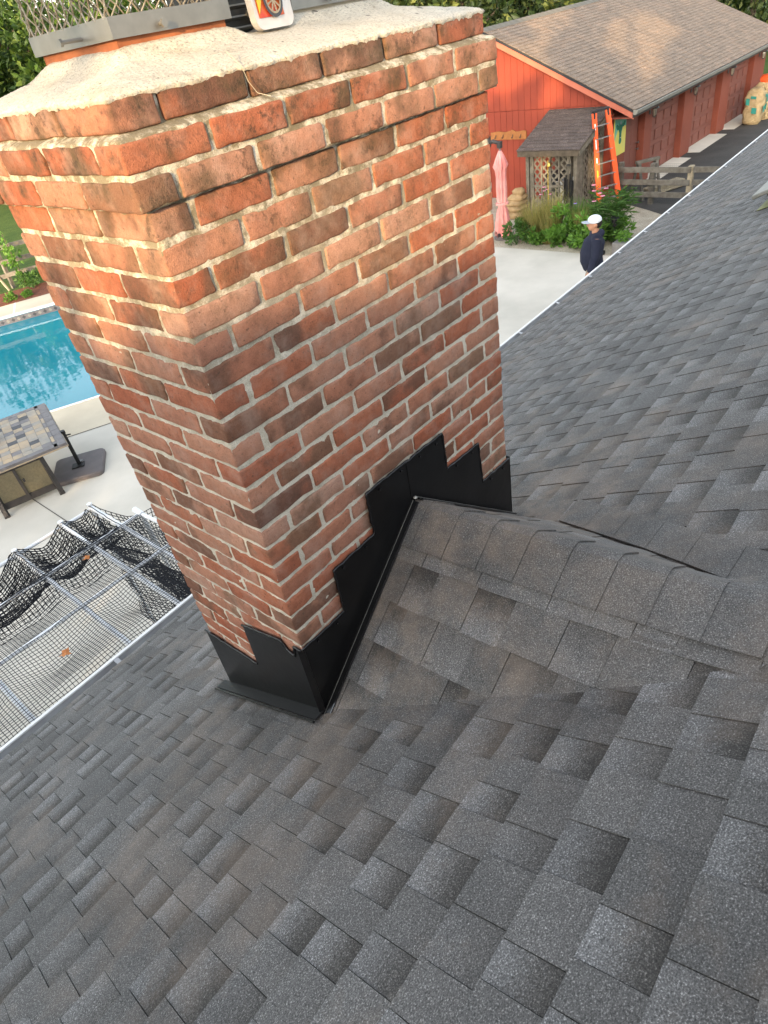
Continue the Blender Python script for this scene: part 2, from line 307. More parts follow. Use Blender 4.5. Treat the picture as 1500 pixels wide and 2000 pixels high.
# ------------------------------------------------------------------ mesh helpers
class MB:
    def __init__(s): s.v = []; s.f = []; s.m = []; s.t = []
    def add(s, vs, fs, mi=0):
        o = len(s.v); s.v.extend([tuple(p) for p in vs]); s.f.extend([tuple(i + o for i in f) for f in fs]); s.m.extend([mi] * len(fs)); return s
    def box(s, c, d, R=None, mi=0):
        x, y, z = d[0] / 2, d[1] / 2, d[2] / 2
        vs = [Vector(p) for p in ((-x, -y, -z), (x, -y, -z), (x, y, -z), (-x, y, -z), (-x, -y, z), (x, -y, z), (x, y, z), (-x, y, z))]
        c = Vector(c)
        vs = [(R @ p if R is not None else p) + c for p in vs]
        return s.add(vs, [(0, 3, 2, 1), (4, 5, 6, 7), (0, 1, 5, 4), (1, 2, 6, 5), (2, 3, 7, 6), (3, 0, 4, 7)], mi)
    def bb(s, a, b, mi=0):
        return s.box([(p + q) / 2 for p, q in zip(a, b)], [abs(q - p) for p, q in zip(a, b)], None, mi)
    def bar(s, a, b, wd, h, up=(0, 0, 1), mi=0):
        a = Vector(a); b = Vector(b); d = b - a; L = d.length; d.normalize(); u = Vector(up); x = d.cross(u)
        if x.length < 1e-4: x = d.cross(Vector((1, 0, 0)))
        x.normalize(); u = x.cross(d)
        R = Matrix((x, d, u)).transposed()
        return s.box((a + b) / 2, (wd, L, h), R, mi)
    def tube(s, path, r, n=8, cap=True, mi=0):
        P = [Vector(p) for p in path]; rs = r if isinstance(r, (list, tuple)) else [r] * len(P)
        vs = []; fs = []; pu = None
        for i, p in enumerate(P):
            d = (P[min(i + 1, len(P) - 1)] - P[max(i - 1, 0)])
            if d.length < 1e-9: d = Vector((0, 0, 1))
            d.normalize()
            if pu is None:
                pu = Vector((0, 0, 1)) if abs(d.z) < 0.9 else Vector((1, 0, 0))
            x = d.cross(pu); x.normalize(); pu = x.cross(d)
            for k in range(n):
                a = 2 * math.pi * k / n
                vs.append(p + (x * math.cos(a) + pu * math.sin(a)) * rs[i])
        for i in range(len(P) - 1):
            for k in range(n):
                k2 = (k + 1) % n
                fs.append((i * n + k, i * n + k2, (i + 1) * n + k2, (i + 1) * n + k))
        if cap:
            fs.append(tuple(range(n))[::-1]); fs.append(tuple((len(P) - 1) * n + k for k in range(n)))
        return s.add(vs, fs, mi)
    def lathe(s, c, prof, n=16, mi=0, sx=1, sy=1):
        vs = []; fs = []
        for r, z in prof:
            for k in range(n):
                a = 2 * math.pi * k / n; vs.append((c[0] + r * sx * math.cos(a), c[1] + r * sy * math.sin(a), c[2] + z))
        for i in range(len(prof) - 1):
            for k in range(n):
                k2 = (k + 1) % n; fs.append((i * n + k, i * n + k2, (i + 1) * n + k2, (i + 1) * n + k))
        fs.append(tuple(range(n))[::-1]); fs.append(tuple((len(prof) - 1) * n + k for k in range(n)))
        return s.add(vs, fs, mi)
    def prism(s, poly, off, mi=0):
        n = len(poly); off = Vector(off); vs = [Vector(p) for p in poly]; vs += [p + off for p in vs]
        fs = [tuple(range(n))[::-1], tuple(range(n, 2 * n))] + [(i, (i + 1) % n, n + (i + 1) % n, n + i) for i in range(n)]
        return s.add(vs, fs, mi)
    def build(s, name, mat, parent=None, smooth=False, bevel=0):
        me = bpy.data.meshes.new(name); me.from_pydata(s.v, [], s.f)
        mats = mat if isinstance(mat, (list, tuple)) else [mat]
        for x in mats: me.materials.append(MT[x] if isinstance(x, str) else x)
        if len(mats) > 1: me.polygons.foreach_set('material_index', s.m)
        b = bmesh.new(); b.from_mesh(me); bmesh.ops.recalc_face_normals(b, faces=b.faces)
        if bevel > 0: bmesh.ops.bevel(b, geom=b.edges[:] , offset=bevel, segments=1, affect='EDGES', clamp_overlap=True)
        b.to_mesh(me); b.free()
        if smooth: me.shade_smooth()
        me.update()
        return link(name, me, parent)
def link(name, me, parent=None):
    o = bpy.data.objects.new(name, me); COL.objects.link(o)
    if parent is not None:
        o.parent = parent
        o.matrix_parent_inverse = Matrix.Translation(-(parent.location if parent.parent is None else Vector((0, 0, 0)))) if parent.type == 'EMPTY' else Matrix.Identity(4)
    return o
def tag(o, label=None, cat=None, group=None, kind=None):
    for k, v in (('label', label), ('category', cat), ('group', group), ('kind', kind)):
        if v: o[k] = v
    return o
def thing(name, loc, label, cat, group=None):
    o = bpy.data.objects.new(name, None); COL.objects.link(o); o.location = loc; o.empty_display_size = 0.2
    return tag(o, label, cat, group)
def RZ(a): return Matrix.Rotation(a, 3, 'Z')
def nz(p, sc, seed=0.0): return mnoise.noise((p[0] * sc + seed, p[1] * sc + seed * 1.7, p[2] * sc - seed))

# leaves: N small folded diamonds
def leaf_mesh(name, pts, dirs, size, mat, parent=None, aspect=0.55, fold=0.25, smin=0.6):
    pts = np.asarray(pts, float); dirs = np.asarray(dirs, float); N = len(pts)
    dirs = dirs / (np.linalg.norm(dirs, axis=1, keepdims=True) + 1e-9)
    rv = rng.normal(size=(N, 3)); sd = np.cross(dirs, rv); sd /= (np.linalg.norm(sd, axis=1, keepdims=True) + 1e-9)
    up = np.cross(sd, dirs)
    s = (size if np.ndim(size) else np.full(N, size)) * rng.uniform(smin, 1.2, N); s = s[:, None]
    a = pts; b = pts + dirs * s * 0.45 + sd * s * aspect * 0.5 + up * s * fold * 0.5
    c = pts + dirs * s; d = pts + dirs * s * 0.45 - sd * s * aspect * 0.5 + up * s * fold * 0.5
    V = np.stack([a, b, c, d], 1).reshape(-1, 3)
    F = np.arange(N)[:, None] * 4
    F = np.concatenate([F + [0, 1, 2], F + [0, 2, 3]], 1).reshape(-1, 3)
    me = bpy.data.meshes.new(name); me.from_pydata(V.tolist(), [], F.tolist()); me.materials.append(MT[mat]); me.update()
    return link(name, me, parent)
def clump_points(center, radii, nclump, per, cr, zmin=None, shell=0.5):
    P = []; Dv = []
    for _ in range(nclump):
        d = rng.normal(size=3); d /= np.linalg.norm(d); rr = rng.uniform(shell, 1.0)
        c = np.array(center) + d * rr * np.array(radii)
        q = rng.normal(size=(per, 3)); q /= np.linalg.norm(q, axis=1, keepdims=True)
        q2 = q * (rng.uniform(0.3, 1, (per, 1)) ** 0.6) * cr * rng.uniform(0.6, 1.3)
        q2[:, 2] *= 0.7
        P.append(c + q2); Dv.append(q + d * 0.6 + rng.normal(size=(per, 3)) * 0.5 + np.array([0, 0, -0.25]))
    P = np.concatenate(P); Dv = np.concatenate(Dv)
    return P, Dv

# ------------------------------------------------------------------ shingle fields
def cam_area(poly):
    q = []
    for p in poly:
        d = Vector(p) - CAMC; z = d.dot(fw)
        if z < 0.05: return 0.0
        q.append((750 + FPX * d.dot(rx) / z, 1000 + FPX * d.dot(dn) / z))
    cx = sum(a for a, _ in q) / len(q); cy = sum(b for _, b in q) / len(q)
    if not (-40 < cx < 1540 and -40 < cy < 2040): return 0.0
    return abs(sum(q[i][0] * q[(i + 1) % len(q)][1] - q[(i + 1) % len(q)][0] * q[i][1] for i in range(len(q)))) / 2
def shingle_pieces(O, ea, ev, en, a0, a1, v0, v1, expo, tw, gw, hl=(0.0048, 0.0010), ht=(0.0074, 0.0036), skip=None, wav=0.0, onlytab=False, seed=1, PF=None, gp=0.0008, first=None):
    """v runs down the slope; butts at the lower side. Returns list of (verts, tone per vert, faces)."""
    R = random.Random(seed); out = []; k = 0; vb = v1
    O = Vector(O); ea = Vector(ea); ev = Vector(ev); en = Vector(en)
    def P(a, v, h): return PF(a, v, h) if PF else O + ea * a + ev * v + en * h
    while vb > v0:
        ex = first if (k == 0 and first) else expo
        vt = max(vb - ex, v0); vlap = vt - 0.02
        a = a0 - R.uniform(0, 0.3); t = R.random() < 0.5
        while a < a1:
            wd = R.uniform(*tw) if t else R.uniform(*gw)
            x0, x1 = max(a, a0), min(a + wd, a1); a += wd
            if x1 - x0 > 0.012 and not (skip and skip((x0 + x1) / 2, (vt + vb) / 2)):
                h0, h1 = hl if t else ht
                dv = R.uniform(-0.002, 0.002) if not t else R.uniform(-0.0015, 0.003)
                dz = [R.uniform(-wav, wav) for _ in range(2)]
                x0 += gp; x1 -= gp; y1 = vb + dv
                vs = [P(x0, y1, h0 + dz[0]), P(x1, y1, h0 + dz[1]), P(x1, vlap, h1), P(x0, vlap, h1), P(x0, y1, -0.002), P(x1, y1, -0.002), P(x1, vlap, -0.004), P(x0, vlap, -0.004)]
                rr = R.random(); tt = 1.0 if t else 0.0; f = (vb - vlap) / (vb - vt + 1e-6)
                tone = [(0, rr, tt), (0, rr, tt), (f, rr, tt), (f, rr, tt)] + [(0.9, rr, tt)] * 4
                out.append((vs, tone, [(0, 1, 2, 3), (0, 4, 5, 1), (1, 5, 6, 2), (3, 7, 4, 0)], k))
            t = not t
        vb = vb - ex; k += 1
    return out
def make_shingles(pieces, name, mat, parent, limit=300, fieldname='shingle_field'):
    sc = [(cam_area(p[0][:4]), i) for i, p in enumerate(pieces)]
    sc.sort(reverse=True); single = set(i for a, i in sc[:limit] if a > 0)
    V = []; T = []; F = []
    for i, (vs, tone, fs, k) in enumerate(pieces):
        if i in single:
            me = bpy.data.meshes.new(name); me.from_pydata([tuple(v) for v in vs], [], fs)
            at = me.attributes.new('tone', 'FLOAT_VECTOR', 'POINT'); at.data.foreach_set('vector', [c for t in tone for c in t])
            me.materials.append(MT[mat]); me.update(); link(name, me, parent)
        else:
            o = len(V); V += [tuple(v) for v in vs]; T += tone; F += [tuple(q + o for q in f) for f in fs]
    if V:
        me = bpy.data.meshes.new(fieldname); me.from_pydata(V, [], F)
        at = me.attributes.new('tone', 'FLOAT_VECTOR', 'POINT'); at.data.foreach_set('vector', [c for t in T for c in t])
        me.materials.append(MT[mat]); me.update(); o = link(fieldname, me, parent); o['kind'] = 'stuff'

# ================================================================== SETTING: ground, pool, paving
PU = Vector((0.899, -0.438, 0)); PW = Vector((0.438, 0.899, 0))
def pq(p, q, z=G): v = PU * p + PW * q; return Vector((v.x, v.y, z))
PP = (-11.0, 2.6, 12.28, 20.2)             # pool rectangle in the deck's own axes
def sheet_with_hole(name, outer, z, mat, kind='structure'):
    hole = [pq(PP[0], PP[2], z), pq(PP[1], PP[2], z), pq(PP[1], PP[3], z), pq(PP[0], PP[3], z)]
    mb = MB(); out = [Vector((x, y, z)) for x, y in outer]
    mb.add(hole + out, [(i, (i + 1) % 4, 4 + (i + 1) % 4, 4 + i) for i in range(4)])
    return tag(mb.build(name, mat), kind=kind)
def ctr(p, q): v = pq(p, q); return (v.x, v.y)
sheet_with_hole('ground', [ctr(-400, -400), ctr(400, -400), ctr(400, 400), ctr(-400, 400)], G - 0.012, 'lawn')
# far hill line so that the ground meets foliage, not bare sky
def flat(name, poly, z, mat, kind='structure'):
    mb = MB(); mb.add([(x, y, z) for x, y in poly], [tuple(range(len(poly)))]); return tag(mb.build(name, mat), kind=kind)
# near concrete patio (between house and pool deck, and on to the planting bed)
a_ = ctr(-14, 10.83); b_ = ctr(6.5, 10.83)
flat('patio', [(-14, 0.5), (14.05, 0.5), (14.05, 9.0), (11.2, 13.5), b_, a_, (-16, 6)], G, 'concrete')
deck = bpy.data.objects.new('pool_deck', None); COL.objects.link(deck); tag(deck, kind='structure')
slabs = [(-14, -6.05), (-6.03, -2.88), (-2.86, 0.9), (0.92, 6.5)]
for p0, p1 in slabs:
    MB().add([pq(p0, 10.85, G + .002), pq(p1, 10.85, G + .002), pq(p1, 12.26, G + .002), pq(p0, 12.26, G + .002)], [(0, 1, 2, 3)]).build('deck_slab', 'deck_tan', deck)
for p0, p1 in [(-14, -7.2), (-7.17, -3.32), (-3.29, 0.5), (0.53, 6.5)]:
    MB().add([pq(p0, 20.3, G + .002), pq(p1, 20.3, G + .002), pq(p1, 21.5, G + .002), pq(p0, 21.5, G + .002)], [(0, 1, 2, 3)]).build('deck_slab', 'deck_tan', deck)
for p in (-6.04, -2.87, 0.91): MB().add([pq(p - .02, 10.86, G + .004), pq(p + .02, 10.86, G + .004), pq(p + .02, 12.26, G + .004), pq(p - .02, 12.26, G + .004)], [(0, 1, 2, 3)]).build('deck_seam', 'coping', deck)
for p in (-7.185, -3.305, 0.515): MB().add([pq(p - .025, 20.3, G + .004), pq(p + .025, 20.3, G + .004), pq(p + .025, 21.5, G + .004), pq(p - .025, 21.5, G + .004)], [(0, 1, 2, 3)]).build('deck_seam', 'coping', deck)
MB().add([pq(2.7, 12.26, G + .002), pq(6.5, 12.26, G + .002), pq(6.5, 20.3, G + .002), pq(2.7, 20.3, G + .002)], [(0, 1, 2, 3)]).build('deck_slab', 'deck_tan', deck)
MB().add([pq(-14, 10.82, G + .005), pq(6.5, 10.82, G + .005), pq(6.5, 10.845, G + .005), pq(-14, 10.845, G + .005)], [(0, 1, 2, 3)]).build('expansion_joint', 'joint', deck)
MB().add([(1.515, 9.3, G + .004), (1.53, 9.3, G + .004), (1.53, 2.0, G + .004), (1.515, 2.0, G + .004)], [(0, 1, 2, 3)]).build('control_joint', 'joint', deck)
pool = bpy.data.objects.new('pool', None); COL.objects.link(pool); tag(pool, kind='structure')
mb = MB(); zb = G - 1.6
c4 = [pq(PP[0], PP[2]), pq(PP[1], PP[2]), pq(PP[1], PP[3]), pq(PP[0], PP[3])]
lo4 = [Vector((v.x, v.y, zb)) for v in c4]; c4 = [Vector((v.x, v.y, G - .004)) for v in c4]
mb.add(c4 + lo4, [(i, 4 + i, 4 + (i + 1) % 4, (i + 1) % 4) for i in range(4)] + [(4, 5, 6, 7)])
mb.build('pool_shell', 'pool_tile', pool)
MB().add([pq(PP[0], PP[2], G - .22), pq(PP[1], PP[2], G - .22), pq(PP[1], PP[3], G - .22), pq(PP[0], PP[3], G - .22)], [(0, 1, 2, 3)]).build('pool_water', 'water', pool)
for (p0, q0, p1, q1) in ((PP[0] - .1, PP[2] - .03, PP[1] + .1, PP[2] + .03), (PP[0] - .1, PP[3] - .03, PP[1] + .1, PP[3] + .09), (PP[1] - .03, PP[2] + .03, PP[1] + .08, PP[3] - .03)):
    MB().prism([pq(p0, q0, G - .03), pq(p1, q0, G - .03), pq(p1, q1, G - .03), pq(p0, q1, G - .03)], (0, 0, .045)).build('coping', 'coping', pool)
# tile frieze on the far wall: lozenges
mb = MB(); x = -6.0
while x < 1.2:
    mb.add([pq(x, PP[3] - .006, G - .05), pq(x + .15, PP[3] - .006, G - .05), pq(x + .15, PP[3] - .006, G - .21), pq(x, PP[3] - .006, G - .21)], [(0, 1, 2, 3)], 0)
    mb.add([pq(x + .02, PP[3] - .010, G - .13), pq(x + .075, PP[3] - .010, G - .075), pq(x + .13, PP[3] - .010, G - .13), pq(x + .075, PP[3] - .010, G - .185)], [(0, 1, 2, 3)], 1 if int((x + 6) / .15) % 2 else 2)
    x += .15
mb.build('tile_frieze', ['slate_edge', 'slate', 'slate_grey'], pool)
# lawn edge, mulch bed, gravel, driveway
flat('mulch_bed', [ctr(-14, 21.52), ctr(6.5, 21.52), ctr(6.5, 23.2), ctr(-14, 23.0)], G - .003, 'mulch')
flat('gravel_yard', [(14.05, 1.5), (17.55, 1.5), (17.0, 5.1), (17.6, 6.0), (18.3, 7.3), (18.35, 16), (13.0, 16), (11.2, 13.5), (14.05, 9.0)], G - .002, 'gravel')
flat('driveway', [(17.0, -6), (60, -6), (60, 7.6), (18.35, 7.6), (18.3, 7.3), (17.55, 6.0), (16.95, 5.1)], G + .002, 'asphalt')
flat('stepping_pad', [(14.07, 4.2), (15.3, 4.2), (15.3, 5.35), (14.07, 5.1)], G + .006, 'concrete')

# ================================================================== HOUSE
TH = 0.030; S = 0.491; OR = Vector((0, 0, -1.615)); YE = 1.89
e1 = Vector((math.cos(TH), math.sin(TH), 0)); e2h = Vector((-math.sin(TH), math.cos(TH), 0))
sdn = Vector((e2h.x, e2h.y, -S)); sdn.normalize(); rn = e1.cross(sdn)
if rn.z < 0: rn = -rn
CS = math.sqrt(1 + S * S); VE = YE * CS
def RP(a, v, h=0.0): return OR + e1 * a + sdn * v + rn * h
def roofz(x, y): return OR.z - S * (e2h.x * x + e2h.y * y)
house = thing('house', (0, 0, G), 'house with charcoal grey laminated shingle roof sloping down to the pool', 'house')
VR = -4.6; XA, XB = -6.0, 19.0
MB().prism([RP(XA, VR, -.006), RP(XB, VR, -.006), RP(XB, VE, -.006), RP(XA, VE, -.006)], rn * -.02).build('roof_deck', 'deck_wood', house)
back = [RP(XA, VR, -.006), RP(XB, VR, -.006)]; bo = e2h * -4.5 + Vector((0, 0, -4.5 * S))
MB().prism([back[0], back[1], back[1] + bo, back[0] + bo], Vector((0, 0, -.02))).build('rear_roof', 'deck_wood', house)
pcs = shingle_pieces(OR, e1, sdn, rn, XA, XB, VR, VE + 0.012, 0.140, (0.070, 0.14), (0.075, 0.16), wav=0.0008, seed=3, first=VE + .012 - 2.03)
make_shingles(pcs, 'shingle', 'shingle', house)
# eave: gutter trough, lip, drip edge, fascia, soffit, wall
def eave_profile(name, mat, prof):
    mb = MB(); n = len(prof); A = []; B = []
    for (dy, dz) in prof:
        b = OR + e2h * (YE + dy) + Vector((0, 0, -S * YE + dz)); A.append(b + e1 * XA); B.append(b + e1 * XB)
    mb.add(A + B, [(i, i + 1, n + i + 1, n + i) for i in range(n - 1)]); return mb.build(name, mat, house)
eave_profile('gutter', 'galv', [(-.005, -.028), (-.005, -.115), (.015, -.125), (.075, -.125), (.098, -.075), (.108, -.034)])
eave_profile('gutter_lip', 'white_metal', [(.098, -.036), (.098, -.025), (.114, -.022), (.118, -.032), (.116, -.08), (.095, -.128), (.015, -.132), (-.008, -.132)])
eave_profile('drip_edge', 'galv', [(-.06, .022), (.018, -.014), (.018, -.035)])
eave_profile('fascia', 'white_metal', [(-.007, -.02), (-.007, -.20), (-.40, -.20)])
for a in np.arange(-5.7, 19, 0.81):
    b = OR + e1 * a + e2h * YE + Vector((0, 0, -S * YE))
    MB().bar(b + e2h * .0 + Vector((0, 0, -.045)), b + e2h * .10 + Vector((0, 0, -.032)), .03, .006).build('gutter_hanger', 'galv', house)
mb = MB(); w0 = OR + e2h * (YE - .38)
A = w0 + e1 * XA; B = w0 + e1 * XB
zt = OR.z - S * YE - .19
mb.prism([(A.x, A.y, G - .1), (B.x, B.y, G - .1), (B.x, B.y, zt), (A.x, A.y, zt)], e2h * -.2); mb.build('wall', 'siding', house)
# cricket behind the chimney: its left side flattens and fans out over the roof away from the chimney
CA = Vector((0, 0, roofz(0, 0))); CB = Vector((1.194, 0, roofz(1.194, 0))); CR = Vector((0.597, 0, -1.108))
CYE = -1.24; CE = Vector((0.597, CYE, roofz(0.597, CYE) + .004))
def interp(x, tab):
    for (x0, y0), (x1, y1) in zip(tab[:-1], tab[1:]):
        if x <= x1: return y0 + (y1 - y0) * max(0, (x - x0)) / (x1 - x0)
    return tab[-1][1]
def foot(a, left):
    return interp(a, [(0, 0.0), (.42, .135), (.75, .255), (1.07, .385), (1.24, .50), (1.5, .60)] if left else [(0, 1.194), (.30, 1.09), (.75, .86), (1.1, .66), (1.24, .60), (1.5, .597)])
def ridge_pt(a): return Vector((.597, -a, CR.z + (CE.z - CR.z) * a / -CYE))
def CF(left):
    def dirn(a):
        r = ridge_pt(a); fx = foot(a, left); f_ = Vector((fx, -a, roofz(fx, -a)))
        if f_.z > r.z - .03: f_.z = r.z - .03
        d = f_ - r
        if d.length < .12: d = Vector((-.12 if left else .12, 0, -.03))
        return r, d.normalized()
    def P(a, v, h):
        r, d = dirn(a); n_ = Vector((-d.z, 0, d.x)) if not left else Vector((d.z, 0, -d.x))
        if n_.z < 0: n_ = -n_
        return r + d * v + n_ * h
    return P, dirn
PL, DLf = CF(True); PRr, DRf = CF(False)
mb = MB(); av = [0, .2, .42, .6, .75, .9]
for lf_ in (True, False):
    Pf = PL if lf_ else PRr; vs_ = []; L_ = .95
    for a in av: vs_ += [Pf(a, 0, -.05), Pf(a, L_ if a < .8 else .30, -.05)]
    mb.add(vs_, [(2 * i, 2 * i + 1, 2 * i + 3, 2 * i + 2) for i in range(len(av) - 1)])
ck = mb.build('cricket', 'deck_wood', house)
dL = (CA - CR).normalized(); nL = Vector((dL.z, 0, -dL.x)); nL = nL if nL.z > 0 else -nL
dR = (CB - CR).normalized(); nR = Vector((-dR.z, 0, dR.x)); nR = nR if nR.z > 0 else -nR
for lf_, sd_ in ((True, 11), (False, 12)):
    p2 = shingle_pieces(CR, (0, -1, 0), dL if lf_ else dR, nL, 0.006, 1.30, 0.03, .93, 0.145, (0.075, 0.16), (0.09, 0.20), seed=sd_, PF=PL if lf_ else PRr,
                        skip=lambda a, v, L=lf_: v > (ridge_pt(min(a, 1.24)) - Vector((foot(a, L), -a, 0))).xy.length * 1.32 + .10)
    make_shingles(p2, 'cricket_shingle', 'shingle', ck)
# ridge cap shingles bent over the cricket ridge, lapped toward the chimney
a = 1.27
while a > 0.01:
    aa0 = a - 0.155; aa1 = a; aa0 = max(aa0, .012)
    prof = []
    for sgl, d_, n_ in ((-1, dL, nL), (1, dR, nR)): pass
    vs = []; tone = []; rr = random.random()
    ts = [(-.158), (-.09), (-.035), (-.010), .010, .035, .09, .150]
    for ia, (ya, hh) in enumerate(((aa1, .0160), (aa0 - .02 if aa0 > .02 else aa0, .0085))):
        for t in ts:
            yq = min(max(ya, 0.0), 1.24); b = PL(yq, -t, hh) if t < 0 else PRr(yq, t, hh)
            if abs(t) < .013: b.z -= .002
            b.y = -ya; b.x += nz((ya, t, 0), 9) * .002; vs.append(b); tone.append((0.35 + 0.3 * ia * 0, 0.42 + 0.3 * rr * 0.5, 0.0))
    n8 = len(ts); lowr = [v - Vector((0, 0, .008)) for v in vs[:n8]]
    lowe = [vs[0] - nL * .012, vs[n8] - nL * .010]
    fs = [(i, i + 1, n8 + i + 1, n8 + i) for i in range(n8 - 1)] + [(i, 2 * n8 + i, 2 * n8 + i + 1, i + 1) for i in range(n8 - 1)] + [(0, n8, 3 * n8 + 1, 3 * n8)]
    me = bpy.data.meshes.new('ridge_cap'); me.from_pydata([tuple(v) for v in vs + lowr + lowe], [], fs)
    tn = tone + tone[:n8] + tone[:2]
    at = me.attributes.new('tone', 'FLOAT_VECTOR', 'POINT'); at.data.foreach_set('vector', [c for t in tn for c in t])
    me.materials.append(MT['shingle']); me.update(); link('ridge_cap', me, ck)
    a -= 0.132
# main roof shingles cut along the two valleys, lapped over the cricket edge
def lap_piece(a0, a1, left):
    vs = []; sgn = -1 if left else 1; wd = .035 if left else .16
    for a in (a0, a1):
        fx = foot(a, left) + (-.004 if left else .004); vs.append(Vector((fx, -a, 0))); vs.append(Vector((fx + sgn * wd, -a, 0)))
    out = []; hs = [.0125, .006, .0125, .006]
    for v, h_ in zip(vs, hs): out.append(Vector((v.x, v.y, roofz(v.x, v.y))) + rn * (h_ + (.0025 if not left else 0)))
    low = [out[0] - rn * .010, out[2] - rn * .010]; rr = random.random()
    me = bpy.data.meshes.new('valley_shingle'); me.from_pydata([tuple(v) for v in out + low], [], [(0, 1, 3, 2), (0, 2, 5, 4)])
    at = me.attributes.new('tone', 'FLOAT_VECTOR', 'POINT'); at.data.foreach_set('vector', [c for t in range(6) for c in (.4, .35 + .3 * rr, 0.0)])
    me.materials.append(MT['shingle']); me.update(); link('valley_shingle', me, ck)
for k in range(2, 9): lap_piece(.02 + k * .138, .02 + k * .138 + .1365, False)
# roof vent at the right
vt = thing('roof_vent', RP(6.35, .22, 0), 'low metal box vent with yellowish flange on the grey shingles', 'roof vent')
mb = MB(); mb.prism([RP(6.02, -.18, .010), RP(6.75, -.18, .010), RP(6.75, .30, .010), RP(6.12, .30, .010)], rn * .004); mb.build('flange', 'moss', vt)
mb = MB(); mb.prism([RP(6.18, -.15, .012), RP(6.62, -.15, .012), RP(6.62, .20, .012), RP(6.18, .20, .012)], rn * .10); mb.build('housing', 'vent', vt)
mb = MB(); mb.prism([RP(6.10, -.24, .115), RP(6.70, -.24, .115), RP(6.70, .30, .115), RP(6.10, .30, .115)], rn * .035); mb.build('hood', 'vent_top', vt, bevel=.008)

# ================================================================== CHIMNEY
WX, DY = 1.194, 0.644; HC = 0.0677; JT = 0.0118
chim = thing('chimney', (0.6, 0.32, -1.9), 'tall red brick chimney with black step flashing and whitish mortar crown', 'chimney')
def brick_mesh(L, D, H, seed):
    R = random.Random(seed); b = 0.006
    def axis(h, n):
        a = [-h, -h + b * .35, -h + b]; k = [(-h + b) + (2 * h - 2 * b) * i / n for i in range(1, n)]
        return a + k + [h - b, h - b * .35, h]
    ax = [axis(L / 2, 6 if L > .15 else 3), axis(D / 2, 6 if D > .15 else 3), axis(H / 2, 2)]
    idx = {}; V = []; F = []
    so_ = (R.uniform(0, 50), R.uniform(0, 50), R.uniform(0, 50))
    def vid(i, j, k):
        key = (i, j, k)
        if key in idx: return idx[key]
        p = [ax[0][i], ax[1][j], ax[2][k]]; hs = (L / 2, D / 2, H / 2)
        inner = [max(-h + b, min(h - b, c)) for c, h in zip(p, hs)]
        d = Vector([c - q for c, q in zip(p, inner)]); nn = sum(1 for c in d if abs(c) > 1e-7)
        if nn >= 2: d = d.normalized() * b
        q = Vector(inner) + d
        q += Vector([nz((q.x + so_[0], q.y, q.z), 22, so_[a]) * .0024 + nz((q.x + so_[1], q.y, q.z), 70, so_[a]) * .0013 * (1 if nn < 2 else 2.4) for a in range(3)])
        idx[key] = len(V); V.append(q); return idx[key]
    n0, n1, n2 = [len(a) - 1 for a in ax]
    for i in range(n0):
        for j in range(n1):
            F.append((vid(i, j, 0), vid(i, j + 1, 0), vid(i + 1, j + 1, 0), vid(i + 1, j, 0)))
            F.append((vid(i, j, n2), vid(i + 1, j, n2), vid(i + 1, j + 1, n2), vid(i, j + 1, n2)))
    for i in range(n0):
        for k in range(n2):
            F.append((vid(i, 0, k), vid(i + 1, 0, k), vid(i + 1, 0, k + 1), vid(i, 0, k + 1)))
            F.append((vid(i, n1, k), vid(i, n1, k + 1), vid(i + 1, n1, k + 1), vid(i + 1, n1, k)))
    for j in range(n1):
        for k in range(n2):
            F.append((vid(0, j, k), vid(0, j, k + 1), vid(0, j + 1, k + 1), vid(0, j + 1, k)))
            F.append((vid(n0, j, k), vid(n0, j + 1, k), vid(n0, j + 1, k + 1), vid(n0, j, k + 1)))
    me = bpy.data.meshes.new('brick'); me.from_pydata([tuple(v) for v in V], [], F); me.materials.append(MT['brick']); me.shade_smooth(); me.update()
    return me
BM = {}
def brick_at(x0, x1, y0, y1, z0, z1, hidden):
    L, D, H = round(x1 - x0, 3), round(y1 - y0, 3), round(z1 - z0, 3)
    if min(L, D) < .02: return
    key = (L, D, H)
    if key not in BM: BM[key] = [brick_mesh(L, D, H, hash(key) % 1000 + s) for s in range(6)]
    me = random.choice(BM[key])
    T = Matrix.Translation(((x0 + x1) / 2 + random.uniform(-.0012, .0012), (y0 + y1) / 2 + random.uniform(-.0012, .0012), (z0 + z1) / 2 + random.uniform(-.001, .001))) @ Matrix.Rotation(random.uniform(-.006, .006), 4, 'Z') @ Matrix.Rotation(random.uniform(-.005, .005), 4, 'Y') @ Matrix.Rotation(random.uniform(-.004, .004), 4, 'X') @ Matrix.Diagonal((random.choice((1, -1)), 1, 1, 1))
    if hidden is not None:
        o = len(hidden[0]); hidden[0].extend([tuple(T @ v.co) for v in me.vertices]); hidden[1].extend([tuple(i + o for i in p.vertices) for p in me.polygons]); return
    ob = link('brick', me, chim); ob.matrix_basis = T
HID = ([], [])
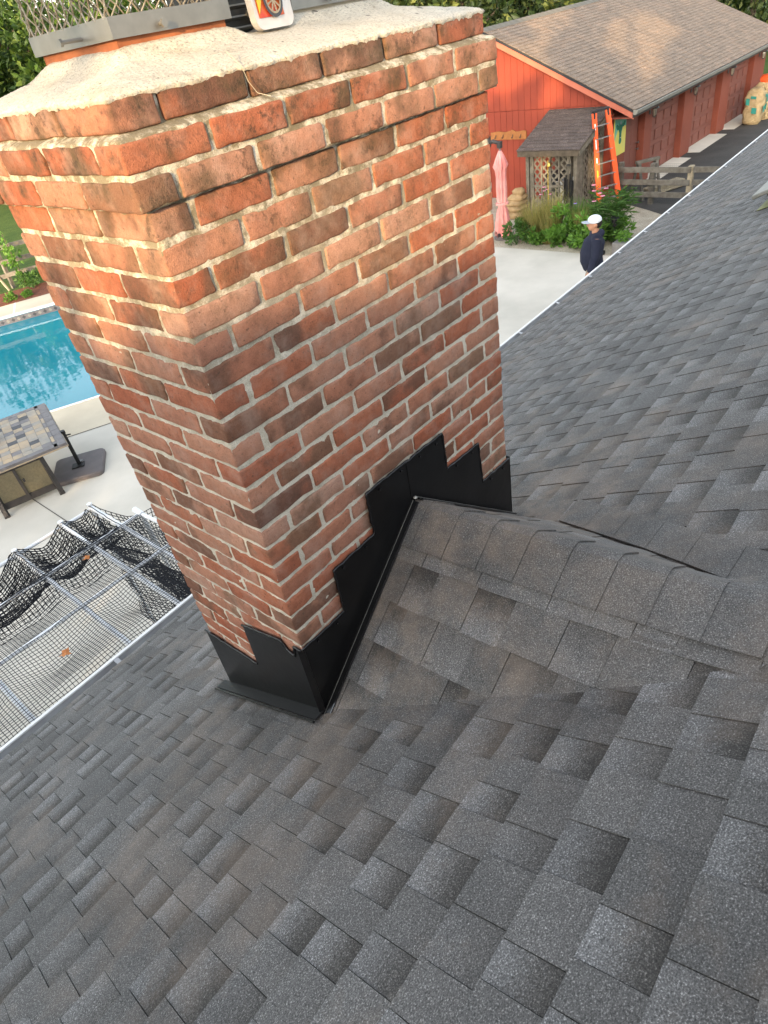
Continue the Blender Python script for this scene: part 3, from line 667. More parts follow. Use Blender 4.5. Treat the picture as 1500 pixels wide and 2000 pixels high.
def course(z0, z1, x0, x1, y0, y1, hdr_first, pitch):
    """bricks round the four sides of one course; hdr_first: the wide face starts with a header"""
    j = JT; hw = pitch / 2 - j
    if hdr_first:
        # narrow left face: stretchers from the corner
        y = y0
        while y < y1 - .02:
            ye = min(y + pitch - j, y1); ye = y1 if y1 - ye < .03 else ye
            brick_at(x0, x0 + hw, y, ye, z0, z1, None); y = ye + j
        x = x0 + hw + j
        while x < x1 - .02:
            xe = min(x + pitch - j, x1); xe = x1 if x1 - xe < .03 else xe
            brick_at(x, xe, y0, y0 + hw, z0, z1, None); x = xe + j
        # hidden: rear and right
        y = y0 + hw + j
        while y < y1 - .02:
            ye = min(y + pitch - j, y1); brick_at(x1 - hw, x1, y, ye, z0, z1, HID); y = ye + j
        x = x0 + hw + j
        while x < x1 - hw - .03:
            xe = min(x + pitch - j, x1 - hw - j); brick_at(x, xe, y1 - hw, y1, z0, z1, HID); x = xe + j
    else:
        x = x0
        while x < x1 - .02:
            xe = x + pitch - j
            if xe > x1 - .03:
                if x1 - x < pitch * .7: brick_at(x, x1, y0, min(y0 + pitch - j, y1), z0, z1, None)
                else: brick_at(x, x1, y0, y0 + hw, z0, z1, None)
                break
            brick_at(x, xe, y0, y0 + hw, z0, z1, None); x = xe + j
        y = y0 + hw + j
        while y < y1 - .02:
            ye = min(y + pitch - j, y1); ye = y1 if y1 - ye < .03 else ye
            brick_at(x0, x0 + hw, y, ye, z0, z1, None); y = ye + j
        y = y0 + pitch
        while y < y1 - .02:
            ye = min(y + pitch - j, y1); brick_at(x1 - hw, x1, y, ye, z0, z1, HID); y = ye + j
        x = x0 + hw + j
        while x < x1 - hw - .03:
            xe = min(x + pitch - j, x1 - hw - j); brick_at(x, xe, y1 - hw, y1, z0, z1, HID); x = xe + j
PT = (WX + JT) / 5.5
for k in range(31):
    z1 = -k * HC - JT / 2; z0 = z1 - HC + JT
    course(z0, z1, 0, WX, 0, DY, k % 2 == 0, PT)
o_ = 0.024
course(0.002, 0.055, -o_, WX + o_, -o_, DY + o_, True, (WX + 2 * o_ + JT) / 6)      # C
course(0.066, 0.118, -o_, WX + o_, -o_, DY + o_, False, (WX + 2 * o_ + JT) / 6)     # B
course(0.131, 0.183, -.004, WX - .004, -.004, DY + .004, True, PT)                  # A
me = bpy.data.meshes.new('rear_bricks'); me.from_pydata(HID[0], [], HID[1]); me.materials.append(MT['brick']); me.shade_smooth(); me.update()
tag(link('rear_bricks', me, chim), kind='stuff')
# mortar body: closed ring of profile offsets, displaced
def mortar_body():
    prof = []
    z = -2.15
    while z < -0.003: prof.append((-.0045, z)); z += .0085
    prof += [(-.0045, -.0005), (.008, .0005), (.0185, .0015)]
    z = .009
    while z < .118: prof.append((.0185, z)); z += .0085
    prof += [(.0210, .1195), (.0150, .1235), (.0070, .1270), (-.0010, .1295), (-.006, .133)]
    z = .14
    while z < .19: prof.append((-.008, z)); z += .0085
    step = .011; per = []
    for x in np.arange(0, 1, step / WX): per.append((x, 0))
    nx = len(per)
    for y in np.arange(0, 1, step * 1.3 / DY): per.append((1, y))
    for x in np.arange(0, 1, step * 3 / WX): per.append((1 - x, 1))
    for y in np.arange(0, 1, step / DY): per.append((0, 1 - y))
    V = []; n = len(per)
    for o, z in prof:
        for (u, v) in per:
            x = -o + u * (WX + 2 * o); y = -o + v * (DY + 2 * o)
            d = .0003 + nz((x, y, z), 60) * .0030 + nz((x, y, z), 24, 3) * .0030 + nz((x, y, z), 130, 5) * .0016
            ox = (-1 if u == 0 else 1 if u == 1 else 0); oy = (-1 if v == 0 else 1 if v == 1 else 0)
            V.append((x + ox * d, y + oy * d, z + nz((x, y, z), 50, 8) * .001))
    F = []
    for i in range(len(prof) - 1):
        for k in range(n):
            k2 = (k + 1) % n; F.append((i * n + k, i * n + k2, (i + 1) * n + k2, (i + 1) * n + k))
    me = bpy.data.meshes.new('mortar'); me.from_pydata(V, [], F); me.materials.append(MT['mortar']); me.shade_smooth(); me.update()
    tag(link('mortar', me, chim), kind='stuff')
mortar_body()
FL = [(0.170, 0.450, 0.185, 0.505), (0.690, 1.000, 0.215, 0.515)]
def mortar_cap():
    nx_, ny_ = 190, 110; V = []; F = []
    X0, X1, Y0, Y1 = -.007, WX + .000, -.007, DY + .008
    for j in range(ny_ + 1):
        for i in range(nx_ + 1):
            u = i / nx_; v = j / ny_; x = X0 + (X1 - X0) * u; y = Y0 + (Y1 - Y0) * v
            d = min(x - X0, X1 - x, y - Y0, Y1 - y)
            e = max(0, min(1, d / .20)); z = .1875 + .046 * (e ** .80)
            if d < .010: z -= .004 * (1 - d / .010)
            for (fx0, fx1, fy0, fy1) in FL:
                dd = max(fx0 - x, x - fx1, fy0 - y, y - fy1, 0)
                z += .020 * math.exp(-(dd / .030) ** 2) + (.004 * math.exp(-(dd / .09) ** 2))
            z += nz((x, y, 0), 7) * .0030 + nz((x, y, 0), 22, 2) * .0014 + nz((x, y, 0), 80, 4) * .0012
            if d < .006:
                x += nz((x, y, 1), 45) * .006; y += nz((x, y, 2), 45) * .006
            V.append((x, y, z))
    for j in range(ny_):
        for i in range(nx_):
            a = j * (nx_ + 1) + i; F.append((a, a + 1, a + nx_ + 2, a + nx_ + 1))
    # drooping skirt
    ring = [i for i in range(nx_ + 1)] + [(j * (nx_ + 1) + nx_) for j in range(1, ny_ + 1)] + [ny_ * (nx_ + 1) + i for i in range(nx_ - 1, -1, -1)] + [j * (nx_ + 1) for j in range(ny_ - 1, 0, -1)]
    o = len(V)
    for q in ring:
        x, y, z = V[q]; drop = .001 + .008 * max(0, nz((x, y, 3), 30)) + .008 * max(0, nz((x, y, 9), 90) - .1)
        V.append((x + (.004 if x < .1 else -.004 if x > 1.1 else 0), y + (.004 if y < .1 else 0), z - drop - .004))
    n = len(ring)
    for k in range(n): F.append((ring[k], o + k, o + (k + 1) % n, ring[(k + 1) % n]))
    me = bpy.data.meshes.new('mortar_crown'); me.from_pydata(V, [], F); me.materials.append(MT['cap']); me.shade_smooth(); me.update(); link('mortar_crown', me, chim)
mortar_cap()
def rect_ring(mb, r, t, z0, z1, out=0.0):
    x0, x1, y0, y1 = r[0] - out, r[1] + out, r[2] - out, r[3] + out
    mb.bb((x0, y0, z0), (x1, y0 + t, z1)); mb.bb((x0, y1 - t, z0), (x1, y1, z1)); mb.bb((x0, y0 + t, z0), (x0 + t, y1 - t, z1)); mb.bb((x1 - t, y0 + t, z0), (x1, y1 - t, z1))
for fi, (r, cm) in enumerate(zip(FL, ('clay', 'clay_pale'))):
    mb = MB(); rect_ring(mb, r, .02, .19, .285); mb.build('flue_tile', cm, chim)
# spark arrestor caps on the two flues (separate things that clamp on)
def arrestor(r, zb, label, bandh, pitch=.0165):
    t = thing('flue_cap', ((r[0] + r[1]) / 2, (r[2] + r[3]) / 2, zb), label, 'chimney cap', 'steel caps clamped on the flues')
    mb = MB(); rect_ring(mb, r, .003, zb, zb + bandh, .012); mb.build('band', 'steel', t)
    mb = MB(); rect_ring(mb, r, .010, zb + bandh - .004, zb + bandh, .016) if fi else None
    ztop = zb + bandh + .20
    x0, x1, y0, y1 = r[0] - .008, r[1] + .008, r[2] - .008, r[3] + .008
    faces = [((x0, y0), (x1, y0)), ((x0, y1), (x1, y1)), ((x0, y0), (x0, y1)), ((x1, y0), (x1, y1))]
    mb = MB(); hz = pitch * 2.3
    for (a, b) in faces:
        a = Vector((*a, 0)); b = Vector((*b, 0)); L = (b - a).length; d = (b - a) / L; nrm = Vector((d.y, -d.x, 0))
        n = max(3, int(L / pitch)); p = L / n
        for i in range(n + 1):
            path = []; z = zb + bandh - .003; s = 1 if i % 2 else -1; k = 0
            while z < ztop:
                off = s * (p * .94) * (1 if k % 2 else -1) * .5
                u = min(L, max(0, i * p + off)); q = a + d * u + nrm * ((.003 if k % 2 else -.003)); path.append((q.x, q.y, z)); z += hz / 2; k += 1
                if k % 2 == 1 or True: pass
            mb.tube(path, .0019, 4, False)
    mb.build('mesh_screen', 'strand', t)
    mb = MB(); mb.bb((x0 - .03, y0 - .03, ztop), (x1 + .03, y1 + .03, ztop + .012)); mb.build('lid', 'steel', t, bevel=.004)
    for (px, py, dx, dy) in ((x0 - .004, (y0 + y1) / 2 * .85, -1, 0), ((x0 * .62 + x1 * .38), y0 - .004, 0, -1), (x1 + .004, y0 + .08, 1, 0)):
        mb = MB(); q = Vector((px, py, zb + .012)); dr = Vector((dx, dy, 0))
        mb.tube([q, q + dr * (.045 if dx else .012)], .0038, 8); mb.tube([q + dr * (.045 if dx else .010), q + dr * (.051 if dx else .016)], .008, 6); mb.build('clamp_bolt', 'steel', t)
    return t
fi = 0
arrestor(FL[0], .268, 'stainless steel cap with expanded mesh on the terracotta flue', .036)
arrestor(FL[1], .262, 'steel flue cap on the pale flue behind the printed package', .030)
# small black louvred vent between the flues
lv = thing('louvred_vent', (.585, .40, .235), 'small black louvred metal vent between the two flues', 'vent')
mb = MB(); mb.bb((.515, .33, .22), (.655, .47, .36)); mb.build('housing', 'black_metal', lv)
for i in range(5): MB().bar((.510, .322, .248 + i * .022), (.660, .322, .248 + i * .022), .012, .004, (0, .5, 1)).build('louvre', 'steel', lv)
# printed package leaning on the crown
pk = thing('plastic_package', (.585, .14, .235), 'clear plastic package printed with a car wheel and flames on the chimney crown', 'package')
def pkp(u, z, d=0): return Vector((.512 + u * .98, .150 + u * .12 + z * .10 + d, .236 + z))
W_, H_, rc = .135, .19, .022
ol = []
for cx_, cz_, a0 in ((rc, rc, 180), (W_ - rc, rc, 270), (W_ - rc, H_ - rc, 0), (rc, H_ - rc, 90)):
    for k in range(6):
        an = math.radians(a0 + k * 18); ol.append((cx_ + rc * math.cos(an), cz_ + rc * math.sin(an)))
mb = MB(); mb.prism([pkp(u, z, .0) for u, z in ol], (0, .02, 0)); mb.build('tray', 'clear', pk)
mb = MB(); mb.prism([pkp(.012, .022, -.002), pkp(W_ - .034, .022, -.002), pkp(W_ - .034, H_ - .02, -.002), pkp(.012, H_ - .02, -.002)], (0, .001, 0)); mb.build('printed_card', 'red_print', pk)
mb = MB(); mb.prism([pkp(.014, .075, -.004), pkp(.05, .10, -.004), pkp(.09, .13, -.004), pkp(.09, .17, -.004), pkp(.014, .17, -.004)], (0, .001, 0)); mb.build('body_print', 'red_print', pk)
mb = MB(); mb.prism([pkp(.014, .03, -.0045), pkp(.034, .06, -.0045), pkp(.026, .075, -.0045), pkp(.044, .11, -.0045), pkp(.020, .09, -.0045), pkp(.014, .10, -.0045)], (0, .001, 0)); mb.build('flame_print', 'yellow', pk)
def disc(mb, cu, cz, r0, r1, d, n=28):
    vs = [pkp(cu + r * math.cos(2 * math.pi * k / n), cz + r * math.sin(2 * math.pi * k / n), d) for r in (r0, r1) for k in range(n)]
    mb.add(vs, [(k, (k + 1) % n, n + (k + 1) % n, n + k) for k in range(n)])
wc = (.068, .052)
mb = MB(); disc(mb, *wc, .026, .033, -.006); mb.build('tyre_print', 'slate', pk)
mb = MB(); disc(mb, *wc, .022, .026, -.0065)
for k in range(9):
    an = 2 * math.pi * k / 9
    mb.bar(pkp(wc[0] + .004 * math.cos(an), wc[1] + .004 * math.sin(an), -.0065), pkp(wc[0] + .024 * math.cos(an), wc[1] + .024 * math.sin(an), -.0065), .0035, .001, (0, 1, 0))
disc(mb, *wc, .0, .006, -.0068); mb.build('wheel_print', 'slate_tan', pk)
# loose string hanging over the crown
mb = MB(); mb.tube([(.30, .02, .216), (.305, -.012, .188), (.31, -.016, .160), (.325, -.018, .138), (.345, -.034, .128)], .0007, 5); tag(mb.build('string', 'clay_pale', None), 'thin white string hanging over the top brick course', 'string')
# ---- flashing
yf = -.007
def wall_sheet(name, pts, plane, t=.003):
    if plane == 'w': poly = [Vector((x, yf, z)) for x, z in pts]; off = (0, t, 0)
    else: poly = [Vector((yf, y, z)) for y, z in pts]; off = (t, 0, 0)
    return MB().prism(poly, off).build(name, 'flash', chim)
wall_sheet('step_flashing', [(-.010, -1.64), (-.010, -1.288), (.190, -1.290), (.193, -1.108), (.389, -1.104), (.391, -.942), (.602, -.943), (.602, -1.12), (.50, -1.22)][:8] + [(.30, -1.38), (.10, -1.56)], 'w')
yf = -.009
wall_sheet('step_flashing', [(.590, -1.13), (.590, -.945), (.790, -.948), (.797, -1.100), (.995, -1.108), (1.006, -1.292), (1.203, -1.300), (1.205, -1.62), (1.0, -1.48), (.80, -1.31)], 'w')
yf = -.007
zr = lambda y: roofz(0, y)
wall_sheet('side_flashing', [(-.010, zr(0) - .04), (-.010, -1.288), (.030, -1.292), (.038, -1.338), (.075, -1.330), (.098, -1.300), (.321, -1.362), (.329, -1.575), (.655, -1.590), (.655, zr(.655) - .04)], 'n')
zq = lambda y: roofz(WX, y)
MB().prism([Vector((WX + .006, y, z)) for y, z in [(-.010, zq(0) - .04), (-.010, -1.29), (.20, -1.30), (.20, -1.44), (.42, -1.45), (.42, -1.58), (.655, -1.59), (.655, zq(.655) - .04)]], (.003, 0, 0)).build('side_flashing', 'flash', chim)
# corner lap, sealant beads along the stepped edges
MB().bar((-.010, -.010, -1.66), (-.010, -.010, -1.285), .022, .004, (1, 1, 0)).build('corner_lap', 'flash', chim)
def bead(path, r=.0045):
    pts = []
    for (a, b) in zip(path[:-1], path[1:]):
        a = Vector(a); b = Vector(b); n = max(2, int((b - a).length / .012))
        for i in range(n):
            p = a.lerp(b, i / n); pts.append(p + Vector((nz(p, 40) * .003, nz(p, 40, 3) * .002, nz(p, 40, 6) * .004)))
    pts.append(Vector(path[-1])); rs = [r * (1 + .6 * nz(p, 70, 2)) for p in pts]
    MB().tube(pts, rs, 6).build('sealant_bead', 'tar', chim, smooth=True)
yb = -.008
bead([(x, yb, z) for x, z in [(-.006, -1.286), (.190, -1.288), (.193, -1.108), (.389, -1.104), (.391, -.942), (.602, -.943)]])
bead([(x, yb, z) for x, z in [(.595, -.944), (.790, -.947), (.797, -1.100), (.995, -1.108), (1.006, -1.292), (1.203, -1.298)]])
bead([(yb, y, z) for y, z in [(-.006, -1.288), (.030, -1.292), (.038, -1.338), (.075, -1.330), (.098, -1.300), (.321, -1.362)]])
bead([(yb, y, z) for y, z in [(.329, -1.577), (.655, -1.588)]])
for (x, z) in ((.06, -1.305), (.15, -1.306), (.23, -1.125), (.34, -1.122), (.45, -.962), (.56, -.960), (.66, -.962), (.75, -.966), (.85, -1.118), (.95, -1.122), (1.06, -1.312), (1.15, -1.316)):
    MB().tube([(x, -.008, z), (x, -.0135, z)], .0045, 8).build('rivet', 'tar', chim)
# flanges lying on the cricket and on the roof
def strip(name, a, b, side, wd, h, mat='flash', t=.003):
    a = Vector(a); b = Vector(b); side = Vector(side).normalized(); up = (b - a).cross(side).normalized()
    if up.z < 0: up = -up
    return MB().prism([a + up * h, b + up * h, b + side * wd + up * h, a + side * wd + up * h], up * t).build(name, mat, chim)
strip('cricket_flange', CA + dL * .02, CR, (0, -1, 0), .040, .012)
strip('cricket_flange', CB + dR * .03, CR, (0, -1, 0), .040, .012)
for pA, dd, nn in ((CA + dL * .03, dL, nL), (CB + dR * .03, dR, nR)):
    q0 = pA + Vector((0, -.040, 0)) + nn * .016; q1 = CR + Vector((0, -.040, 0)) + nn * .016
    MB().tube([q0, q1], .0035, 6).build('hem', 'hem', chim)
    q0 = pA + Vector((0, -.018, 0)) + nn * .017; q1 = CR + Vector((0, -.018, 0)) + nn * .017
    MB().tube([q0, q1], .0011, 6).build('hem', 'steel', chim)
s0 = Vector((-.006, -.02, roofz(-.006, -.02))); s1 = Vector((-.006, .70, roofz(-.006, .70)))
strip('roof_flange', s0, s1, (-1, 0, 0), .045, .013, 'black')
MB().tube([s0 + Vector((-.055, 0, .018)), s1 + Vector((-.055, 0, .018))], .005, 6).build('hem', 'tar', chim)
MB().lathe((.600, -.016, -1.098), [(.001, .0), (.007, .001), (.008, .004), (.004, .009), (.001, .010)], 10).build('sealant_dab', 'steel', chim)

# ================================================================== BARN GARAGE
BX0, BX1, BY0, BYR = 18.3, 30.75, 7.40, 11.2
EZ, RZ_ = -2.85, -0.72; EY = 6.72; SL = (RZ_ - EZ) / (BYR - EY)
barn = thing('barn_garage', (24, 10, G), 'long red garage barn with brown shingled gable roof', 'garage')
bsd = Vector((0, -1, -SL)).normalized(); bn = Vector((1, 0, 0)).cross(bsd)
if bn.z < 0: bn = -bn
RO = Vector((0, BYR, RZ_)); LS = (Vector((0, EY, EZ)) - RO).length
MB().prism([(18.0, BYR, RZ_ - .01), (31.0, BYR, RZ_ - .01), (31.0, EY, EZ - .01), (18.0, EY, EZ - .01)], (0, 0, -.06)).build('roof_deck', 'deck_wood', barn)
MB().prism([(18.0, BYR, RZ_), (31.0, BYR, RZ_), (31.0, 2 * BYR - EY, EZ), (18.0, 2 * BYR - EY, EZ)], (0, 0, -.06)).build('rear_roof', 'vent', barn)
pb = shingle_pieces(RO, (1, 0, 0), bsd, bn, 18.0, 31.0, 0.05, LS + .03, .145, (.20, .36), (.20, .36), hl=(.015, .003), ht=(.016, .004), seed=21, gp=.004)
pb = [(vs, [(0.30 + 0.35 * a, .36 + .25 * b, 0.0) for a, b, c in tn], fs, k) for vs, tn, fs, k in pb]
make_shingles(pb, 'shingle', 'barn_shingle', barn)
x = 18.0
while x < 31.0:
    L = .30
    MB().add([(x, BYR - .16, RZ_ - .16 * SL + .022), (x + L + .02, BYR - .16, RZ_ - .16 * SL + .014), (x + L + .02, BYR, RZ_ + .030), (x, BYR, RZ_ + .038), (x + L + .02, BYR + .16, RZ_ - .16 * SL + .014), (x, BYR + .16, RZ_ - .16 * SL + .022)], [(0, 1, 2, 3), (3, 2, 4, 5)]).build('ridge_cap', 'vent', barn)
    x += L
# gable boards: lower rank and upper rank cut to the rake
def rake_z(y): return RZ_ - SL * abs(y - BYR) - .09
bw = .203; y = BY0
while y < 2 * BYR - BY0 - .05:
    ya, yb2 = y + .004, min(y + bw - .004, 2 * BYR - BY0)
    MB().bb((BX0 - .02, ya, G), (BX0 + .02, yb2, -2.745)).build('lower_board', 'red_wall', barn)
    za, zb_ = rake_z(ya), rake_z(yb2)
    if min(za, zb_) > -2.7:
        pts = [(BX0 - .028, ya, -2.735), (BX0 - .028, yb2, -2.735), (BX0 - .028, yb2, zb_)]
        if ya < BYR < yb2: pts.append((BX0 - .028, BYR, rake_z(BYR)))
        pts.append((BX0 - .028, ya, za)); MB().prism(pts, (.04, 0, 0)).build('upper_board', 'red_wall', barn)
    y += bw
MB().bb((BX0 + .03, BY0 + .05, G), (BX0 + .15, 2 * BYR - BY0, -2.7)).build('sheathing', 'red_door', barn)
MB().prism([(BX0 + .03, BY0, -2.8), (BX0 + .03, 2 * BYR - BY0, -2.8), (BX0 + .03, BYR, RZ_ - .12)], (.1, 0, 0)).build('gable_core', 'red_door', barn)
# rake boards, soffit, fascia, gutter
for sg in (-1, 1):
    a = Vector((18.02, BYR, RZ_ - .13)); b = Vector((18.02, BYR + sg * (BYR - EY), EZ - .13))
    MB().prism([a + Vector((0, 0, .085)), b + Vector((0, 0, .085)), b + Vector((0, 0, -.085)), a + Vector((0, 0, -.085))], (.03, 0, 0)).build('rake_board', 'red_trim', barn)
MB().bb((18.05, EY + .02, EZ - .20), (31.0, BY0, EZ - .17)).build('soffit', 'red_pil', barn)
MB().bb((18.0, EY - .005, EZ - .18), (31.0, EY + .02, EZ - .015)).build('fascia', 'bronze', barn)
mb = MB(); pr_ = [(-.005, .0), (-.005, -.10), (-.06, -.115), (-.11, -.09), (-.12, -.01), (-.10, .0)]
mb.add([(17.97, EY + dy, EZ + dz) for dy, dz in pr_] + [(31.02, EY + dy, EZ + dz) for dy, dz in pr_], [(i, i + 1, 7 + i, 6 + i) for i in range(5)] + [(0, 1, 2, 3, 4, 5)])
mb.build('gutter', 'vent_top', barn)
# front wall: man door bay, pilasters, garage doors
MB().bb((BX0 + .02, BY0 + .10, G), (BX1, BY0 + .25, EZ - .1)).build('front_wall', 'red_pil', barn)
MB().bb((30.70, BY0, G), (30.9, 2 * BYR - BY0, -2.7)).build('end_wall', 'red_wall', barn)
MB().bb((BX0 + .02, 2 * BYR - BY0 - .2, G), (BX1, 2 * BYR - BY0, EZ)).build('rear_wall', 'red_wall', barn)
MB().bb((18.32, BY0 - .02, G + .02), (19.05, BY0 + .12, EZ - .1)).build('wall_panel', 'red_pil', barn)
md = MB().bb((19.08, BY0 + .03, G + .05), (20.02, BY0 + .09, -3.02)).build('entry_door', 'red_door', barn)
for r in range(4):
    for c in range(2): MB().bb((19.17 + c * .40, BY0 + .018, G + .14 + r * .49), (19.50 + c * .40, BY0 + .035, G + .54 + r * .49)).build('door_panel', 'red_door', md, bevel=.012)
for zk in (-3.98, -4.15): MB().tube([(19.95, BY0 + .03, zk), (19.95, BY0 - .01, zk), (19.95, BY0 - .05, zk)], [.012, .012, .032], 10).build('door_knob', 'alu', md)
for (x0, x1) in ((20.04, 20.55), (22.95, 23.75), (26.2, 27.0), (29.4, 30.72)):
    MB().bb((x0, BY0 - .16, G + .012), (x1, BY0 + .12, EZ - .18)).build('pilaster', 'red_pil', barn, bevel=.006)
for di, (x0, x1) in enumerate(((20.56, 22.94), (23.76, 26.19), (27.01, 29.39))):
    gd = MB().bb((x0, BY0 + .03, G + .02), (x1, BY0 + .10, EZ - .2)).build('garage_door', 'red_door', barn)
    for r in range(5):
        for c in range(4):
            wq = (x1 - x0 - .1) / 4; hq = .41
            mbp = MB(); xa = x0 + .05 + c * wq + .05; xb = xa + wq - .1; za = G + .08 + r * hq; zb2 = za + hq - .12
            mbp.prism([(xa, BY0 + .032, za), (xb, BY0 + .032, za), (xb, BY0 + .032, zb2), (xa, BY0 + .032, zb2)], (0, -.04, 0)); mbp.build('door_panel', 'red_door', gd, bevel=.028)
for (x0, x1) in ((20.45, 23.0), (23.7, 26.25), (26.95, 29.5)):
    MB().prism([(x0, 6.87, G + .004), (x1, 6.87, G + .004), (x1, BY0 + .1, G + .035), (x0, BY0 + .1, G + .035)], (0, 0, -.03)).build('door_apron', 'concrete', barn)
for (x0, dx) in ((20.30, 0), (23.35, 0), (26.62, 0), (30.2, 0)):
    pass
for li, x in enumerate((20.33, 23.40, 26.65, 29.9)):
    lt = thing('wall_lantern', (x, BY0 - .16, -3.3), 'dark wall lantern on the garage front, ' + ('nearest the entry door' if li == 0 else 'between first and second garage doors' if li == 1 else 'between second and third garage doors' if li == 2 else 'beyond the third garage door'), 'lantern', 'lanterns along the garage front')
    yy = BY0 - .30
    MB().lathe((x, yy, -3.42), [(.02, 0), (.045, .05), (.055, .16), (.05, .19)], 8).build('glass', 'glass', lt)
    MB().lathe((x, yy, -3.22), [(.12, 0), (.105, .04), (.06, .10), (.02, .13), (.012, .17)], 10).build('hood', 'black_metal', lt)
    mb = MB(); mb.bb((x - .05, BY0 - .175, -3.36), (x + .05, BY0 - .155, -3.10)); mb.tube([(x, BY0 - .17, -3.18), (x, BY0 - .24, -3.03), (x, yy, -3.06)], .012, 6); mb.build('bracket', 'black_metal', lt)
    mb = MB()
    for k in range(4): mb.tube([(x + .085 * math.cos(k * 1.571 + .78), yy + .085 * math.sin(k * 1.571 + .78), -3.22), (x + .05 * math.cos(k * 1.571 + .78), yy + .05 * math.sin(k * 1.571 + .78), -3.42)], .006, 5)
    mb.lathe((x, yy, -3.45), [(.012, 0), (.04, .02), (.045, .035)], 8); mb.build('cage', 'black_metal', lt)
# coat board on the gable
cb = thing('hook_board', (18.25, 10.6, -3.35), 'live edge wooden board with hooks on the red gable wall', 'hook board')
mb = MB(); top = [(18.265, 9.98 + i * .06, -3.255 + .012 * math.sin(i * .9) + (.03 if i in (7, 8) else 0)) for i in range(21)]
mb.prism([(18.265, 9.98, -3.47)] + top + [(18.265, 11.2, -3.46)], (-.03, 0, 0)); mb.build('board', 'oak', cb)
for yk in (10.15, 10.42, 10.75, 11.0):
    mb = MB(); mb.tube([(18.23, yk, -3.33), (18.20, yk, -3.40), (18.16, yk, -3.42), (18.15, yk, -3.38)], .010, 6); mb.build('hook', 'black_metal', cb)
# cow painting leaning in the corner
cp = thing('cow_painting', (18.6, 7.3, -3.96), 'yellow and teal painting of a dark green cow head on the garage wall', 'painting')
ypt = BY0 - .055
MB().bb((18.33, ypt, -4.02), (19.03, ypt + .03, -3.10)).build('canvas', 'canvas_y', cp)
MB().prism([(18.335, ypt - .003, -3.105), (19.025, ypt - .003, -3.105), (19.025, ypt - .003, -3.38), (18.80, ypt - .003, -3.30), (18.50, ypt - .003, -3.42), (18.335, ypt - .003, -3.62)], (0, .002, 0)).build('painted_sky', 'canvas_t', cp)
def ell(cx, cz, ax_, az, d, rot=0, n=16):
    return [(cx + ax_ * math.cos(t) * math.cos(rot) - az * math.sin(t) * math.sin(rot), ypt - d, cz + ax_ * math.cos(t) * math.sin(rot) + az * math.sin(t) * math.cos(rot)) for t in [2 * math.pi * k / n for k in range(n)]]
mb = MB(); mb.prism(ell(18.68, -3.36, .12, .13, .006), (0, .002, 0)); mb.prism([(18.60, ypt - .0062, -3.36), (18.76, ypt - .0062, -3.36), (18.74, ypt - .0062, -3.66), (18.62, ypt - .0062, -3.66)], (0, .002, 0)); mb.prism(ell(18.68, -3.68, .085, .075, .0066), (0, .002, 0))
mb.prism(ell(18.49, -3.32, .10, .055, .007, -.5), (0, .002, 0)); mb.prism(ell(18.88, -3.30, .10, .055, .007, .5), (0, .002, 0)); mb.build('cow_head', 'canvas_g', cp)
mb = MB(); mb.prism(ell(18.68, -3.25, .035, .04, .009), (0, .001, 0)); mb.prism(ell(18.68, -3.60, .03, .012, .009), (0, .001, 0)); mb.build('pale_marks', 'capgrey', cp)

# ================================================================== LATTICE SHED
sh = thing('lattice_shed', (17.4, 8.4, G), 'weathered lattice shed with brown shingled pent roof against the red gable', 'shed')
SX0, SX1, SY0, SY1 = 16.78, 18.25, 7.66, 9.08
so_ = Vector((18.26, 0, -2.78)); sdd = Vector((16.50 - 18.26, 0, -3.40 + 2.78)); SLL = sdd.length; sdd.normalize(); sn = sdd.cross(Vector((0, 1, 0)))
if sn.z < 0: sn = -sn
rd = MB().prism([(18.26, 7.42, -2.79), (18.26, 9.24, -2.79), (16.50, 9.24, -3.41), (16.50, 7.42, -3.41)], (0, 0, -.05)).build('roof', 'weathered_dark', sh)
ps = shingle_pieces(so_, (0, 1, 0), sdd, sn, 7.41, 9.25, 0.0, SLL + .03, .15, (.22, .34), (.22, .34), hl=(.020, .004), ht=(.022, .005), seed=31, gp=.005)
ps = [(vs, [(0.30 + 0.4 * a, b, 0.0) for a, b, c in tn], fs, k) for vs, tn, fs, k in ps]
make_shingles(ps, 'shingle', 'shed_shingle', rd)
MB().bb((16.47, 7.44, -3.55), (16.51, 9.22, -3.42)).build('eave_board', 'weathered_dark', sh)
for yy in (7.43, 9.21): MB().bar((18.25, yy, -2.90), (16.50, yy, -3.50), .03, .11).build('barge_board', 'weathered', sh)
for (px, py) in ((SX0, SY0), (SX0, SY1), (SX0, SY1 - .13), (SX0, SY0 + .16), (SX1, SY0), (17.5, SY0)):
    MB().bb((px - .045, py - .045, G - .02), (px + .045, py + .045, -3.52 + (px - 16.5) * .352 - .06)).build('post', 'weathered', sh)
def lattice(a, b, z0, z1, axis_pt, name='lattice_slat', sp=.20, zt2=None):
    a = Vector((*a, 0)); b = Vector((*b, 0)); L = (b - a).length; d = (b - a) / L; nrm = Vector((d.y, -d.x, 0)); H = z1 - z0
    for sg, off in ((1, .0), (-1, .008)):
        c = -H
        while c < L:
            u0, w0_ = (c, 0.0); u1, w1 = (c + H, H)
            if u0 < 0: w0_ = -u0; u0 = 0
            if u1 > L: w1 -= (u1 - L); u1 = L
            if u1 - u0 > .03:
                if sg == -1: A_, B_ = (L - u0, w0_), (L - u1, w1)
                else: A_, B_ = (u0, w0_), (u1, w1)
                p = a + d * A_[0] + nrm * off + Vector((0, 0, z0 + A_[1])); q = a + d * B_[0] + nrm * off + Vector((0, 0, z0 + B_[1]))
                MB().bar(p, q, .007, .046, nrm.cross((q - p).normalized())).build(name, 'weathered', sh)
            c += sp
ym = (SY0 + SY1) / 2
